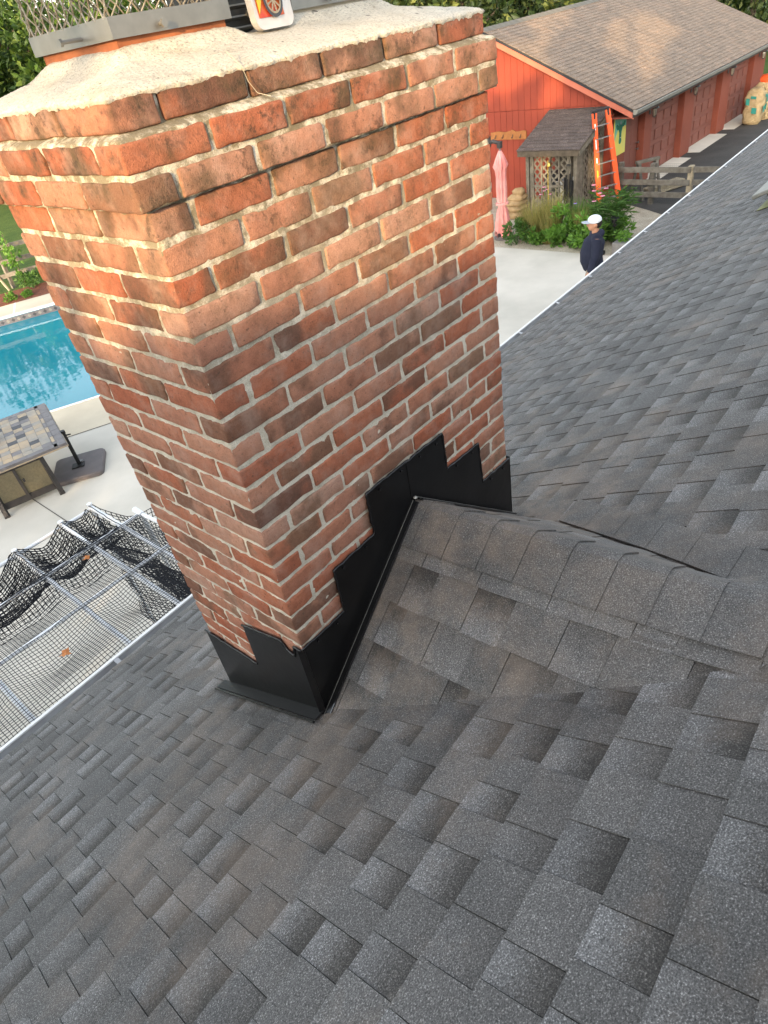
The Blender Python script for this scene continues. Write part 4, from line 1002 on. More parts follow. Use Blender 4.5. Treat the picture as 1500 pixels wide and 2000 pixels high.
lattice((SX0 - .03, SY0 + .20), (SX0 - .03, SY1 - .18), G + .08, -4.36, None)
lattice((SX0 - .03, SY0 + .20), (SX0 - .03, SY1 - .18), -4.32, -3.60, None)
lattice((SX0 + .05, SY0 - .03), (17.46, SY0 - .03), G + .08, -3.56, None, sp=.20)
lattice((17.55, SY0 - .03), (SX1 - .05, SY0 - .03), G + .08, -3.30, None, sp=.20)
for zz in (G + .06, -4.34, -3.58): MB().bb((SX0 - .055, SY0 + .16, zz - .03), (SX0 - .01, SY1 - .14, zz + .03)).build('rail', 'weathered', sh)
for k in range(5):
    yk = SY0 + .20 + k * (SY1 - SY0 - .38) / 4; MB().bb((SX0 - .060, yk - .022, G + .05), (SX0 - .020, yk + .022, -3.58)).build('stile', 'weathered', sh)
for xx in (17.15, 17.85): MB().bb((xx - .02, SY0 - .06, G + .05), (xx + .02, SY0 - .01, -3.45 + (xx - 16.7) * .3)).build('stile', 'weathered', sh)
for k in range(3): MB().bb((SX0 + .02 + k * .09 - .0, SY0 - .052, G + .02), (SX0 + .085 + k * .09, SY0 - .036, -3.56 + k * .02)).build('side_board', 'weathered', sh)
MB().bb((18.21, SY0 + .05, G), (18.235, SY1 - .05, -2.95)).build('shade_panel', 'weathered_dark', sh)  # added dark sheet that stands in for the shade inside the shed
# things stored inside: a pale and a blue lump so that the openings are not empty
for (nm, lab, cat, px, py, hh, mt_) in (('storage_crate', 'pale storage crate inside the lattice shed', 'crate', 17.3, 8.15, .75, 'white'), ('storage_bin', 'dark storage bin inside the lattice shed', 'bin', 17.4, 8.65, .9, 'slate')):
    t = thing(nm, (px, py, G), lab, cat); mb = MB(); mb.prism([(px - .2, py - .2, G), (px + .2, py - .2, G), (px + .2, py + .2, G), (px - .2, py + .2, G)], (.02, .01, hh)); mb.build('body', mt_, t, bevel=.02); MB().bb((px - .23, py - .22, G + hh), (px + .26, py + .24, G + hh + .05)).build('lid', mt_, t, bevel=.012)
bl = thing('brass_bell', (SX0 - .14, 8.36, -3.70), 'small brass bell hanging at the lattice shed front', 'bell')
MB().lathe((SX0 - .14, 8.36, -3.82), [(.065, 0), (.058, .012), (.042, .05), (.034, .085), (.015, .105)], 12).build('bell', 'brass', bl, True)
MB().tube([(SX0 - .14, 8.36, -3.72), (SX0 - .14, 8.33, -3.64), (SX0 - .04, 8.33, -3.62)], .006, 6).build('bracket', 'black_metal', bl)
wcm = thing('wind_chime', (SX0 - .16, 7.78, -4.6), 'black tubular wind chime hanging at the shed corner', 'wind chime')
MB().lathe((SX0 - .16, 7.78, -3.80), [(.07, 0), (.07, .02)], 10).build('top_disc', 'black_metal', wcm)
MB().tube([(SX0 - .16, 7.78, -3.78), (SX0 - .05, 7.78, -3.60)], .004, 5).build('cord', 'black_metal', wcm)
for k in range(6):
    an = k * 1.047; xx, yy = SX0 - .16 + .085 * math.cos(an), 7.78 + .11 * math.sin(an)
    MB().tube([(xx, yy, -4.02 - .03 * k), (xx, yy, -4.62 - .05 * k)], .022, 8).build('chime_tube', 'black', wcm); MB().tube([(SX0 - .16 + .05 * math.cos(an), 7.78 + .05 * math.sin(an), -3.80), (xx, yy, -4.02 - .03 * k)], .002, 4).build('cord', 'black', wcm)

# ================================================================== STEP LADDER (folded, leaning on the shed)
la = thing('step_ladder', (16.95, 7.12, G), 'tall orange folded step ladder standing beside the lattice shed', 'ladder')
LB = Vector((17.50, 7.00, G)); LT = Vector((17.46, 7.36, G + 2.42)); lax = (LT - LB).normalized(); ls = Vector((0.58, -0.81, 0)).normalized(); ls = (ls - lax * ls.dot(lax)).normalized(); lf = ls.cross(lax).normalized()
if lf.x > 0: lf = -lf
def LP(u, hgt, d=0): return LB + lax * hgt + ls * u + lf * d
for sg in (-1, 1):
    MB().bar(LP(sg * .27, 0.03), LP(sg * .165, 2.38), .12, .085, lf).build('front_rail', 'orange', la)
    MB().bar(LP(sg * .25, 0.03, -.11), LP(sg * .155, 2.30, -.07), .09, .055, lf).build('rear_rail', 'orange', la)
    MB().bar(LP(sg * .27, 0.0, .01), LP(sg * .27, .10, .0), .05, .10, lf).build('foot', 'black', la)
    MB().bar(LP(sg * .175, 2.25, -.03), LP(sg * .165, 2.40, -.03), .045, .16, lf).build('shoulder', 'black', la)
for k in range(7):
    h_ = .30 + k * .295; wq = .27 - .105 * h_ / 2.4
    MB().bar(LP(-wq, h_, .01), LP(wq, h_, .01), .10, .022, lax).build('step', 'alu', la)
    if k < 3:
        for sg in (-1, 1): MB().bar(LP(sg * wq, h_ - .10, 0), LP(sg * (wq - .12), h_ - .01, 0), .012, .006, lf).build('step_brace', 'alu', la)
MB().bar(LP(-.21, 2.41, -.03), LP(.21, 2.41, -.03), .20, .05, lax).build('top_cap', 'black', la, bevel=.01)
for (h0, h1, mt_) in ((2.0, 2.14, 'white'), (1.55, 1.78, 'white'), (1.22, 1.34, 'white'), (.86, 1.04, 'yellow')):
    wq0 = .27 - .105 * h0 / 2.4; MB().bar(LP(-wq0, h0, .0435), LP(-wq0 + .105 * (h1 - h0) / 2.4, h1, .0435), .028, .002, lf).build('sticker', mt_, la)

# ================================================================== RAIL FENCE AND YARD THINGS
fe = thing('rail_fence', (18.0, 6.0, G), 'grey three rail wooden fence running from the ladder to the house corner', 'fence')
for (px, py, hh, mt_) in ((18.0, 5.12, .98, 'fence_pale'), (18.08, 6.12, 1.02, 'fence_wood'), (18.05, 6.98, 1.06, 'fence_wood'), (18.0, 4.0, 1.0, 'fence_wood'), (18.0, 2.4, 1.0, 'fence_wood')):
    mb = MB(); mb.prism([(px - .065, py - .065, G - .02), (px + .065, py - .065, G - .02), (px + .065, py + .065, G - .02), (px - .065, py + .065, G - .02)], (0, 0, hh)); mb.build('post', mt_, fe, bevel=.015)
for zz in (.28, .58, .88):
    for (y0, y1) in ((7.10, 5.10), (5.04, 2.3)): MB().bar((17.92, y0, G + zz), (17.92, y1, G + zz - .01), .04, .135).build('rail', 'fence_wood', fe, bevel=.006)
mb = MB()
for i in range(40): mb.tube([(18.01, 5.1 + i * .05, G + .05), (18.01, 5.1 + i * .05, G + 1.0)], .0012, 3, False)
for i in range(20): mb.tube([(18.012, 5.1, G + .05 + i * .05), (18.012, 7.08, G + .05 + i * .05)], .0012, 3, False)
tag(mb.build('wire_mesh', 'black_metal', fe), kind='stuff')
sw = thing('sawhorse', (18.7, 6.55, G), 'old wooden sawhorse with splayed legs behind the rail fence', 'sawhorse')
MB().bar((18.45, 6.75, G + .92), (19.0, 6.35, G + .92), .10, .07).build('beam', 'fence_wood', sw)
for (bx, by) in ((18.52, 6.70), (18.93, 6.40)):
    for sg in (-1, 1): MB().bar((bx + .04 * sg, by + .04 * sg, G + .90), (bx + .22 * sg, by + .28 * sg, G), .07, .035).build('leg', 'fence_wood', sw)
    MB().bar((bx - .12, by - .15, G + .45), (bx + .12, by + .15, G + .45), .05, .03).build('brace', 'fence_wood', sw)
pl = thing('plank_stack', (19.2, 6.2, G), 'short stack of pale planks on the asphalt behind the fence', 'planks')
for k, (dx, dy) in enumerate(((0, 0), (.05, .04), (-.04, .06))): MB().bar((18.75 + dx, 6.45 + dy, G + .06 + k * .06), (19.9 + dx, 5.95 + dy, G + .06 + k * .06), .30, .05).build('plank', 'fence_pale', pl)
# paper yard bags by the third garage door
def blob(name, mat, parent, c, ax_, h, seed, amp=.06, n=20, top=.85):
    mb = MB(); prof = []; rows = 14; vs = []
    for r in range(rows + 1):
        t = r / rows; z = h * t; rad = (1 - .12 * (2 * t - 1) ** 2) * (1.0 if t < top else 1 - .35 * (t - top) / (1 - top)) * (.82 if r == 0 else 1)
        for k in range(n):
            a = 2 * math.pi * k / n; ca, sa = math.cos(a), math.sin(a); e = .55
            x = math.copysign(abs(ca) ** e, ca) * ax_[0] * rad; y = math.copysign(abs(sa) ** e, sa) * ax_[1] * rad
            d = nz((x, y, z), 4.5, seed) * amp + nz((x, y, z), 11, seed) * amp * .5
            vs.append((c[0] + x * (1 + d), c[1] + y * (1 + d), c[2] + z + nz((x, y, 0), 5, seed) * .05 * t))
    fs = [(r * n + k, r * n + (k + 1) % n, (r + 1) * n + (k + 1) % n, (r + 1) * n + k) for r in range(rows) for k in range(n)]
    fs += [tuple(rows * n + k for k in range(n))]
    mb.add(vs, fs); return mb.build(name, mat, parent, True)
bgs = [((27.75, 6.55), (.30, .30), 1.08, 'crumpled paper yard bag with green print, nearest the second garage door', 1), ((28.55, 6.45), (.34, .32), 1.25, 'taller paper yard bag with orange top behind the crumpled one', 2)]
for (bx, by), axs, hh, lab, sd_ in bgs:
    t = thing('yard_bag', (bx, by, G), lab, 'yard bag', 'paper yard bags by the garage'); blob('bag', 'paper', t, (bx, by, G + .004), axs, hh, sd_, .22)
    for k, (dx, z0, wq, hq) in enumerate(((-.18, .35, .16, .2), (.08, .62, .12, .22), (-.12, .80, .18, .10))):
        MB().prism([(bx - axs[0] * 1.10 - .02, by + dx, G + z0), (bx - axs[0] * 1.10 - .02, by + dx + wq, G + z0 + .03), (bx - axs[0] * 1.08 - .02, by + dx + wq, G + z0 + hq), (bx - axs[0] * 1.08 - .02, by + dx, G + z0 + hq - .02)], (.004, 0, 0)).build('green_print', 'teal', t)
        MB().prism([(bx + dx, by - axs[1] * 1.10 - .02, G + z0), (bx + dx + wq, by - axs[1] * 1.10 - .02, G + z0 + .03), (bx + dx + wq, by - axs[1] * 1.08 - .02, G + z0 + hq), (bx + dx, by - axs[1] * 1.08 - .02, G + z0 + hq)], (0, .004, 0)).build('green_print', 'teal', t)
    if sd_ == 2: blob('orange_contents', 'orange', t, (bx, by, G + hh - .12), (.26, .25), .24, 7, .2)
sk = thing('burlap_sack', (16.55, 9.45, G), 'slumped tan sack on the gravel left of the lattice shed', 'sack')
for k, (rr, z0, hh) in enumerate(((.34, 0, .20), (.32, .17, .17), (.29, .31, .16), (.24, .44, .15))): blob('fold', 'tan_sack', sk, (16.55 + .02 * k, 9.42 - .03 * k, G + z0), (rr, rr), hh, 40 + k, .16, 16, .5)
blob('neck', 'tan_sack', sk, (16.6, 9.28, G + .56), (.13, .15), .2, 47, .3, 12, .6)

# closed garden umbrella with bracket
um = thing('closed_umbrella', (14.75, 8.66, G), 'closed faded pink garden umbrella hanging beside the chimney edge', 'umbrella')
ux, uy = 14.75, 8.66
def canopy_mesh():
    n = 40; rows = [(2.08, .05), (1.95, .12), (1.72, .22), (1.66, .17), (1.50, .15), (1.2, .16), (.95, .15), (.80, .11), (.70, .16), (.40, .22), (.12, .26)]
    vs = []; fs = []
    for ri, (z, r) in enumerate(rows):
        for k in range(n):
            a = 2 * math.pi * k / n; f = 1 + .24 * math.cos(8 * a + ri * .15) * (0.4 if ri == 0 else 1)
            zz = z + (.10 * math.cos(8 * a) if ri == len(rows) - 1 else .03 * math.cos(8 * a) if ri == 2 else 0)
            vs.append((ux + .82 * r * f * math.cos(a), uy + r * f * math.sin(a) * .68, G + zz))
    for r in range(len(rows) - 1):
        for k in range(n): fs.append((r * n + k, r * n + (k + 1) % n, (r + 1) * n + (k + 1) % n, (r + 1) * n + k))
    fs.append(tuple(range(n)))
    return MB().add(vs, fs).build('canopy', 'pink', um, True)
canopy_mesh()
MB().tube([(ux, uy, G), (ux, uy, G + 2.2)], .022, 10).build('pole', 'alu', um)
mb = MB(); mb.bb((ux - .05, uy - .05, G + 2.14), (ux + .05, uy + .05, G + 2.28)); mb.tube([(ux, uy, G + 2.24), (ux - .05, uy + .16, G + 2.30), (ux - .05, uy + .28, G + 2.26)], .045, 8); mb.tube([(ux - .05, uy + .26, G + 2.18), (ux - .05, uy + .26, G + 2.42)], .04, 8); mb.build('tilt_bracket', 'bronze', um)
MB().lathe((ux, uy, G), [(.24, 0), (.24, .05), (.20, .08), (.04, .10)], 20).build('base', 'basegrey', um)
MB().lathe((ux, uy, G + .84), [(.165, 0), (.165, .05)], 24).build('strap', 'pink', um)

# ================================================================== PATIO: table, umbrella base
TA = math.atan2(-.28, .96); tu = Vector((.961, -.277, 0)); tv = Vector((.277, .961, 0)); TC = Vector((2.28, 8.80, 0))     # near right corner of the top
ZT = G + .76
def tp(a, b, z): v = TC - tu * a + tv * b; return Vector((v.x, v.y, z))
tb = thing('fire_table', (1.7, 9.7, G), 'bronze framed patio fire table with slate mosaic top beside the pool', 'table')
TW, TL = 1.68, 1.95
MB().prism([tp(0, 0, ZT - .04), tp(TW, 0, ZT - .04), tp(TW, TL, ZT - .04), tp(0, TL, ZT - .04)], (0, 0, .032)).build('top_slab', 'slate_edge', tb)
def tile(a0, a1, b0, b1, mt_, z=ZT - .008, h=.010): return MB().prism([tp(a0, b0, z), tp(a1, b0, z), tp(a1, b1, z), tp(a0, b1, z)], (0, 0, h)).build('slate_tile', mt_, tb)
for i in range(9):
    b0 = .01 + i * (TL - .02) / 9; b1 = b0 + (TL - .02) / 9 - .006
    tile(.008, .130, b0, b1, 'slate_edge'); tile(TW - .13, TW - .008, b0, b1, 'slate_edge'); tile(.137, .185, b0, b1, 'slate_tan' if i % 2 else 'slate_edge')
for i in range(6):
    a0 = .137 + i * (TW - .274) / 6; a1 = a0 + (TW - .274) / 6 - .006
    tile(a0, a1, .008, .12, 'slate_edge'); tile(a0, a1, TL - .12, TL - .008, 'slate_edge')
# diagonal field of lozenge tiles
nA, nB = 9, 12; da = (TW - .137 - .195) / nA; db = (TL - .25) / nB
dark = {(1, 2), (2, 5), (3, 4), (2, 8), (4, 9), (5, 3), (1, 10), (5, 7)}
for i in range(nA):
    for j in range(nB):
        a0 = .192 + i * da; b0 = .126 + j * db; skw = .0
        mt_ = 'slate' if (i, j) in dark else random.choice(('slate_tan', 'slate_grey', 'slate_tan', 'slate_grey', 'slate_edge'))
        z = ZT - .008; sh_ = .035
        MB().prism([tp(a0 + .003, b0 + .003, z), tp(a0 + da - .003, b0 + .003 + sh_ * 0, z), tp(a0 + da - .003, b0 + db - .003, z), tp(a0 + .003, b0 + db - .003, z)], (0, 0, .009 + random.uniform(-.001, .001))).build('slate_tile', mt_, tb)
MB().prism([tp(-.012, -.012, ZT - .055), tp(TW + .012, -.012, ZT - .055), tp(TW + .012, TL + .012, ZT - .055), tp(-.012, TL + .012, ZT - .055)], (0, 0, .018)).build('top_rim', 'slate_tan', tb)
ins = .17
for (a, b) in ((ins, ins), (TW - ins, ins), (ins, TL - ins), (TW - ins, TL - ins)):
    p0 = tp(.44 if a < .8 else TW - .44, b - .11 if b < 1 else b + .11, ZT - .05); p1 = tp(.41 if a < .8 else TW - .41, b - .19 if b < 1 else b + .19, G)
    MB().bar(p0, p1, .065, .065).build('leg', 'bronze', tb); MB().box(p1 + Vector((0, 0, .012)), (.085, .085, .024), RZ(TA)).build('foot', 'bronze', tb)
def panel(a0, b0, a1, b1, z0, z1, mt_, nm, off=0.0, t=.012):
    p = tp(a0, b0, 0); q = tp(a1, b1, 0); d = (q - p).normalized(); nn = Vector((d.y, -d.x, 0))
    return MB().prism([Vector((p.x, p.y, z0)) + nn * off, Vector((q.x, q.y, z0)) + nn * off, Vector((q.x, q.y, z1)) + nn * off, Vector((p.x, p.y, z1)) + nn * off], nn * t).build(nm, mt_, tb)
panel(TW - .46, .06, .46, .06, G + .12, ZT - .06, 'gold_mesh', 'mesh_panel'); panel(.46, .06, .46, TL - .06, G + .12, ZT - .06, 'gold_mesh', 'mesh_panel')
nb = 46
for i in range(nb):
    a = .47 + (TW - .94) * i / nb; p = tp(a, .04, 0); MB().bar(Vector((p.x, p.y, G + .13)), Vector((p.x, p.y, ZT - .07)), .006, .012, tv).build('mesh_rod', 'gold_mesh', tb)
for (z0, z1) in ((G + .09, G + .20), (ZT - .10, ZT - .05)): panel(TW - .44, .05, .44, .05, z0, z1, 'bronze', 'apron_rail', -.03, .05)
pm = tp(TW / 2 + .02, .02, 0); MB().bar(Vector((pm.x, pm.y, G + .15)), Vector((pm.x, pm.y, ZT - .09)), .045, .03, tv).build('centre_stile', 'bronze', tb)
pm = tp(TW / 2 - .04, -.01, 0); MB().box((pm.x, pm.y, G + .46), (.03, .03, .05)).build('door_pull', 'bronze', tb)
cl = thing('crimson_cushion', tp(1.02, 1.15, ZT + .005), 'crimson folded cloth on the slate fire table at the frame edge', 'cloth'); c_ = tp(1.08, 1.12, ZT + .01); blob('cloth', 'crimson', cl, c_, (.15, .2), .18, 77, .3, 16, .6)
# umbrella base plate with stub pole
ub = thing('umbrella_base', (2.45, 9.28, G), 'flat grey square umbrella base with short black stub pole', 'umbrella base')
R33 = RZ(math.radians(-33)); ol = []; hs = .42; rc = .09
for sx_, sy_, a0 in ((1, 1, 0), (-1, 1, 90), (-1, -1, 180), (1, -1, 270)):
    for k in range(5):
        an = math.radians(a0 + k * 22.5); ol.append(R33 @ Vector((sx_ * (hs - rc) + rc * math.cos(an), sy_ * (hs - rc) + rc * math.sin(an), 0)) + Vector((2.43, 9.30, 0)))
mb = MB(); n = len(ol); lev = [(1.0, .0), (1.0, .055), (.965, .078), (.55, .088)]
for s_, z in lev: mb.v.extend([tuple((p - Vector((2.43, 9.30, 0))) * s_ + Vector((2.43, 9.30, G + .004 + z))) for p in ol])
for r in range(3):
    for k in range(n): mb.f.append((r * n + k, r * n + (k + 1) % n, (r + 1) * n + (k + 1) % n, (r + 1) * n + k)); mb.m.append(0)
mb.f.append(tuple(3 * n + k for k in range(n))); mb.m.append(0)
mb.build('base_shell', 'basegrey', ub, False)
MB().tube([(2.45, 9.29, G + .08), (2.45, 9.29, G + .72)], .032, 12).build('stub_pole', 'black', ub); MB().tube([(2.45, 9.29, G + .70), (2.45, 9.29, G + .75)], .040, 12).build('collar', 'black', ub)
MB().tube([(2.45, 9.29, G + .66), (2.53, 9.23, G + .66)], .012, 8).build('clamp_knob', 'black', ub)
MB().box((2.42, 9.27, G + .098), (.20, .16, .022), R33).build('mount_plate', 'black', ub); MB().box((2.50, 9.32, G + .11), (.07, .07, .04), R33).build('mount_bracket', 'alu', ub)

# ================================================================== PVC NET CAGE beside the eave
nc = thing('net_cage', (-.5, 3.2, G), 'white pipe frame cage draped with black square netting below the eave', 'net cage')
ZN = -2.92
def npipe(a, b, r, nm='pipe'): MB().tube([a, b], r, 10).build(nm, 'pvc', nc)
XS = [-2.9, -2.15, -1.35, -.60, .12, .55, .84]
for x in XS:
    npipe((x, 2.0, ZN), (x, 4.22, ZN + .02), .020)
    MB().tube([(x, 4.22, ZN - .02), (x, 4.22, ZN + .060)], .024, 8).build('end_cap', 'pvc', nc); npipe((x, 4.22, G), (x, 4.22, ZN), .024, 'upright') if x in (-2.9, .84) else None
npipe((-3.0, 3.60, ZN + .035), (1.02, 3.66, ZN + .035), .015); npipe((-3.0, 3.04, ZN + .035), (.92, 3.04, ZN + .035), .015); pass
npipe((1.02, 3.66, ZN + .04), (1.12, 2.0, ZN), .017); npipe((-3.0, 4.22, ZN), (.84, 4.22, ZN), .017); npipe((1.05, 3.66, G), (1.03, 3.66, ZN), .02, 'upright'); MB().tube([(1.02, 3.62, ZN + .04), (1.02, 3.74, ZN + .05)], .026, 8).build('end_cap', 'pvc', nc)
def net_lines(fn, U, Vv, cu, cv, r, name):
    """fn(u,v)->point; threads every cu along u and cv along v, three sided"""
    mb = MB()
    for u in np.arange(0, U + 1e-6, cu): mb.tube([fn(u, v) for v in np.arange(0, Vv + 1e-6, cv * 2)], r, 3, False)
    for v in np.arange(0, Vv + 1e-6, cv): mb.tube([fn(u, v) for u in np.arange(0, U + 1e-6, cu * 2)], r, 3, False)
    tag(mb.build(name, 'net', nc), kind='stuff')
def sag(x, y):
    # net rests on the pipes and sags between them
    dx = min(abs(x - q) for q in XS); dy = min(abs(y - 3.62), abs(y - 3.04), abs(y - 2.45), abs(y - 4.22))
    return -.10 * min(1, dx / .3) * min(1, dy / .25) + .03 * nz((x, y, 0), 3)
def fn_top(u, v):
    x = -2.95 + u; y = 2.0 + v
    j = .006
    return (x + nz((x, y, 1), 12) * j, y + nz((x, y, 5), 12) * j, ZN + .058 + sag(x, y))
net_lines(fn_top, 3.98, 1.66, .027, .027, .0027, 'top_net')
def scallop(x): return .12 * min(1, min(abs(x - q) for q in XS) / .3)
def fn_lap(u, v, e=0):
    x = -2.95 + u; t = v / .62; y = 3.62 + v - scallop(x) * .9 * t
    return (x + nz((x, y, 2), 9) * .012, y + nz((x, y, 6), 9) * .012, ZN + .058 - scallop(x) * 1.2 * t - .10 * math.sin(t * 3.1) * min(1, scallop(x) / .06) + .02 * nz((x, y, 3), 6) * min(1, scallop(x) / .06))
net_lines(fn_lap, 3.80, .62, .034, .034, .0042, 'lap_net')
def fn_lap2(u, v): p = fn_lap(u, v); return (p[0] + .017 + .04 * nz((p[0], p[1], 4), 3), p[1] + .015, p[2] - .10 - .08 * math.sin(min(1, v / .62) * 3.1))
net_lines(fn_lap2, 3.80, .60, .036, .036, .0042, 'lap_net')
def fn_skirt(u, v):
    x = -2.95 + u; y = 4.24 + .03 * nz((x, v, 0), 5) - .25 * scallop(x) * math.exp(-v * 3)
    return (x + nz((x, v, 2), 9) * .012, y + .08 * math.sin(x * 9) * min(1, v), ZN + .05 - scallop(x) * 1.6 * math.exp(-v * 2.5) - v)
net_lines(fn_skirt, 3.80, .40, .036, .036, .004, 'rear_net')
def fn_mid(u, v):
    x = -2.95 + u; y = 3.63 - .02 * v + .06 * nz((x, v, 1), 4)
    return (x, y, ZN + .03 - v)
net_lines(fn_mid, 3.95, .28, .04, .04, .004, 'inner_net')
def fn_side(u, v):
    y = 4.22 - u; x = .86 + .26 * min(1, u / .6) + .05 * nz((y, v, 2), 4) + .05 * math.sin(y * 7) * min(1, v)
    return (x, y, ZN + .05 - v - .12 * math.sin(min(1, u / .6) * 3.1))
net_lines(fn_side, 2.2, 2.0, .040, .040, .0042, 'side_net')
def fn_side2(u, v):
    y = 3.66 - u; x = .60 + .3 * min(1, v / .4) + .05 * nz((y, v, 7), 5)
    return (x, y, ZN + .04 - v * .9)
net_lines(fn_side2, 1.6, 1.6, .040, .040, .0042, 'side_net')
def maple(name, c, s, rot, label):
    pts = []
    for k in range(15):
        a = 2 * math.pi * k / 15 + rot; r = s * (1 if k % 3 == 0 else .55 if k % 3 == 1 else .72); pts.append((c[0] + r * math.cos(a), c[1] + r * math.sin(a), c[2] + .01 * math.sin(a * 2)))
    t = thing(name, c, label, 'leaf', 'dry leaves caught on the net'); MB().prism(pts, (0, 0, .002)).build('blade', 'maple', t); MB().tube([c, (c[0] + s * 1.3 * math.cos(rot + .3), c[1] + s * 1.3 * math.sin(rot + .3), c[2])], .0015, 4).build('stalk', 'maple', t)
maple('dry_leaf', (-.20, 2.72, ZN + .03), .045, .4, 'single orange dry leaf lying on the net near the gutter')
maple('dry_leaf', (.42, 3.52, ZN + .05), .035, 1.4, 'small brown leaf on the net by the long white pipe')
maple('dry_leaf', (.93, 3.0, ZN - .02), .035, 2.4, 'brown leaf on the dark net bunched beside the chimney')

# ================================================================== FAR LAWN FENCE
fl = thing('split_rail_fence', tuple(pq(-4, 23.5)), 'weathered split rail fence along the lawn behind the pool', 'fence')
p = -13.0
while p < 5:
    MB().bar(pq(p, 23.5, G - .05), pq(p + .03, 23.52, G + 1.36), .11, .10).build('post', 'fence_wood', fl)
    for zz in (.42, .81, 1.24): MB().bar(pq(p, 23.45, G + zz), pq(p + 2.4, 23.45, G + zz + random.uniform(-.02, .02)), .06, .13).build('rail', 'fence_wood', fl)
    p += 2.4
MB().bar(pq(-3.52, 23.2, G), pq(-3.75, 23.5, G + .65), .05, .05).build('brace', 'fence_pale', fl)

# ================================================================== PERSON
def solid(name, mat, parent, parts, voxel, smooth=6):
    """parts: ('t', path, radii) tubes and ('e', centre, axes) ellipsoids, fused into one continuous surface"""
    mb = MB()
    for p in parts:
        if p[0] == 't': mb.tube(p[1], p[2], 14)
        else:
            c, r = p[1], p[2]; prof = [(max(.001, math.sin(math.pi * k / 12)), -math.cos(math.pi * k / 12)) for k in range(13)]; vs = []; n = 18
            for (q, z) in prof:
                for k in range(n): vs.append((c[0] + r[0] * q * math.cos(6.2832 * k / n), c[1] + r[1] * q * math.sin(6.2832 * k / n), c[2] + r[2] * z))
            fs = [(i * n + k, i * n + (k + 1) % n, (i + 1) * n + (k + 1) % n, (i + 1) * n + k) for i in range(12) for k in range(n)] + [tuple(range(n))[::-1], tuple(12 * n + k for k in range(n))]
            mb.add(vs, fs)
    o = mb.build(name, mat, None); rm = o.modifiers.new('r', 'REMESH'); rm.mode = 'VOXEL'; rm.voxel_size = voxel; rm.use_smooth_shade = True
    sm = o.modifiers.new('s', 'SMOOTH'); sm.iterations = smooth; sm.factor = .5
    dg = bpy.context.evaluated_depsgraph_get(); me = bpy.data.meshes.new_from_object(o.evaluated_get(dg)); old = o.data; bpy.data.objects.remove(o); bpy.data.meshes.remove(old)
    me.name = name; me.shade_smooth(); ob = bpy.data.objects.new(name, me); COL.objects.link(ob); ob.parent = parent; return ob
man = thing('person', (11.02, 4.32, G), 'person in navy hoodie and white cap walking across the patio', 'person')
man.scale = (1.14, 1.14, 1.0); man.rotation_euler = (0, 0, math.radians(33))
def hand(sx, y, z):
    x = sx * .275; P_ = [('t', [(x, y, z + .02), (x, y + .01, z - .05), (x, y + .015, z - .085)], [.027, .040, .030])]
    for k in range(4):
        fy = y - .022 + k * .019; L = (.068, .080, .085, .072)[k]; P_.append(('t', [(x, fy, z - .07), (x - sx * .004, fy + .004, z - .07 - L * .5), (x - sx * .022, fy + .010, z - .07 - L)], [.0105, .0095, .0075]))
    P_.append(('t', [(x - sx * .005, y + .035, z - .02), (x - sx * .012, y + .062, z - .06), (x - sx * .018, y + .062, z - .095)], [.014, .011, .008])); return P_
bd = [('e', (0, .015, 1.645), (.076, .098, .118)), ('e', (0, .055, 1.585), (.055, .055, .055)), ('t', [(0, -.015, 1.42), (0, .0, 1.58)], [.062, .056]), ('t', [(0, .105, 1.665), (0, .128, 1.625), (0, .108, 1.610)], [.010, .016, .010]), ('e', (.078, .0, 1.635), (.012, .022, .032)), ('e', (-.078, .0, 1.635), (.012, .022, .032)), ('e', (0, .100, 1.575), (.024, .012, .008)),
      ('t', [(0, 0, .90), (0, .02, 1.10), (0, 0, 1.32), (0, -.01, 1.45)], [.13, .14, .14, .07])]
for sx in (-1, 1):
    yA = .03 if sx < 0 else -.03
    bd += [('t', [(sx * .16, -.01, 1.43), (sx * .235, -.02 + yA, 1.14), (sx * .268, .03 + yA * 2, .88)], [.050, .042, .028])] + hand(sx, .04 + yA * 2, .87)
    yf2 = .16 if sx < 0 else -.14
    bd += [('t', [(sx * .095, 0, .92), (sx * .10, yf2 * .55 + .03, .50), (sx * .10, yf2, .09)], [.085, .055, .038])]
solid('body', 'skin', man, bd, .009, 3)
hd = [('t', [(0, 0, .86), (0, .045, 1.02), (0, .045, 1.14), (0, .005, 1.34), (0, -.02, 1.46)], [.165, .182, .185, .172, .085]), ('t', [(-.17, -.01, 1.42), (.17, -.01, 1.42)], [.085, .085]), ('e', (0, -.075, 1.475), (.105, .075, .065))]
for sx in (-1, 1):
    yA = .03 if sx < 0 else -.03
    hd += [('t', [(sx * .175, -.01, 1.43), (sx * .238, -.02 + yA, 1.14), (sx * .270, .03 + yA * 2, .905), (sx * .272, .035 + yA * 2, .875)], [.085, .072, .056, .044])]
solid('hoodie', 'navy', man, hd, .014, 5)
tr_ = [('t', [(-.06, 0, .90), (.06, 0, .90)], [.15, .15])]
for sx in (-1, 1):
    yf2 = .16 if sx < 0 else -.14; tr_ += [('t', [(sx * .09, 0, .92), (sx * .10, yf2 * .55 + .03, .50), (sx * .10, yf2, .06)], [.118, .082, .068])]
solid('trousers', 'khaki', man, tr_, .016, 4)
for sx in (-1, 1):
    yf2 = .16 if sx < 0 else -.14; solid('shoe', 'black', man, [('e', (sx * .10, yf2 + .05, .045), (.045, .14, .045)), ('t', [(sx * .10, yf2, .04), (sx * .10, yf2, .12)], [.05, .045])], .012, 3)
solid('hair', 'hair', man, [('e', (0, -.010, 1.655), (.080, .095, .105))], .010, 2)
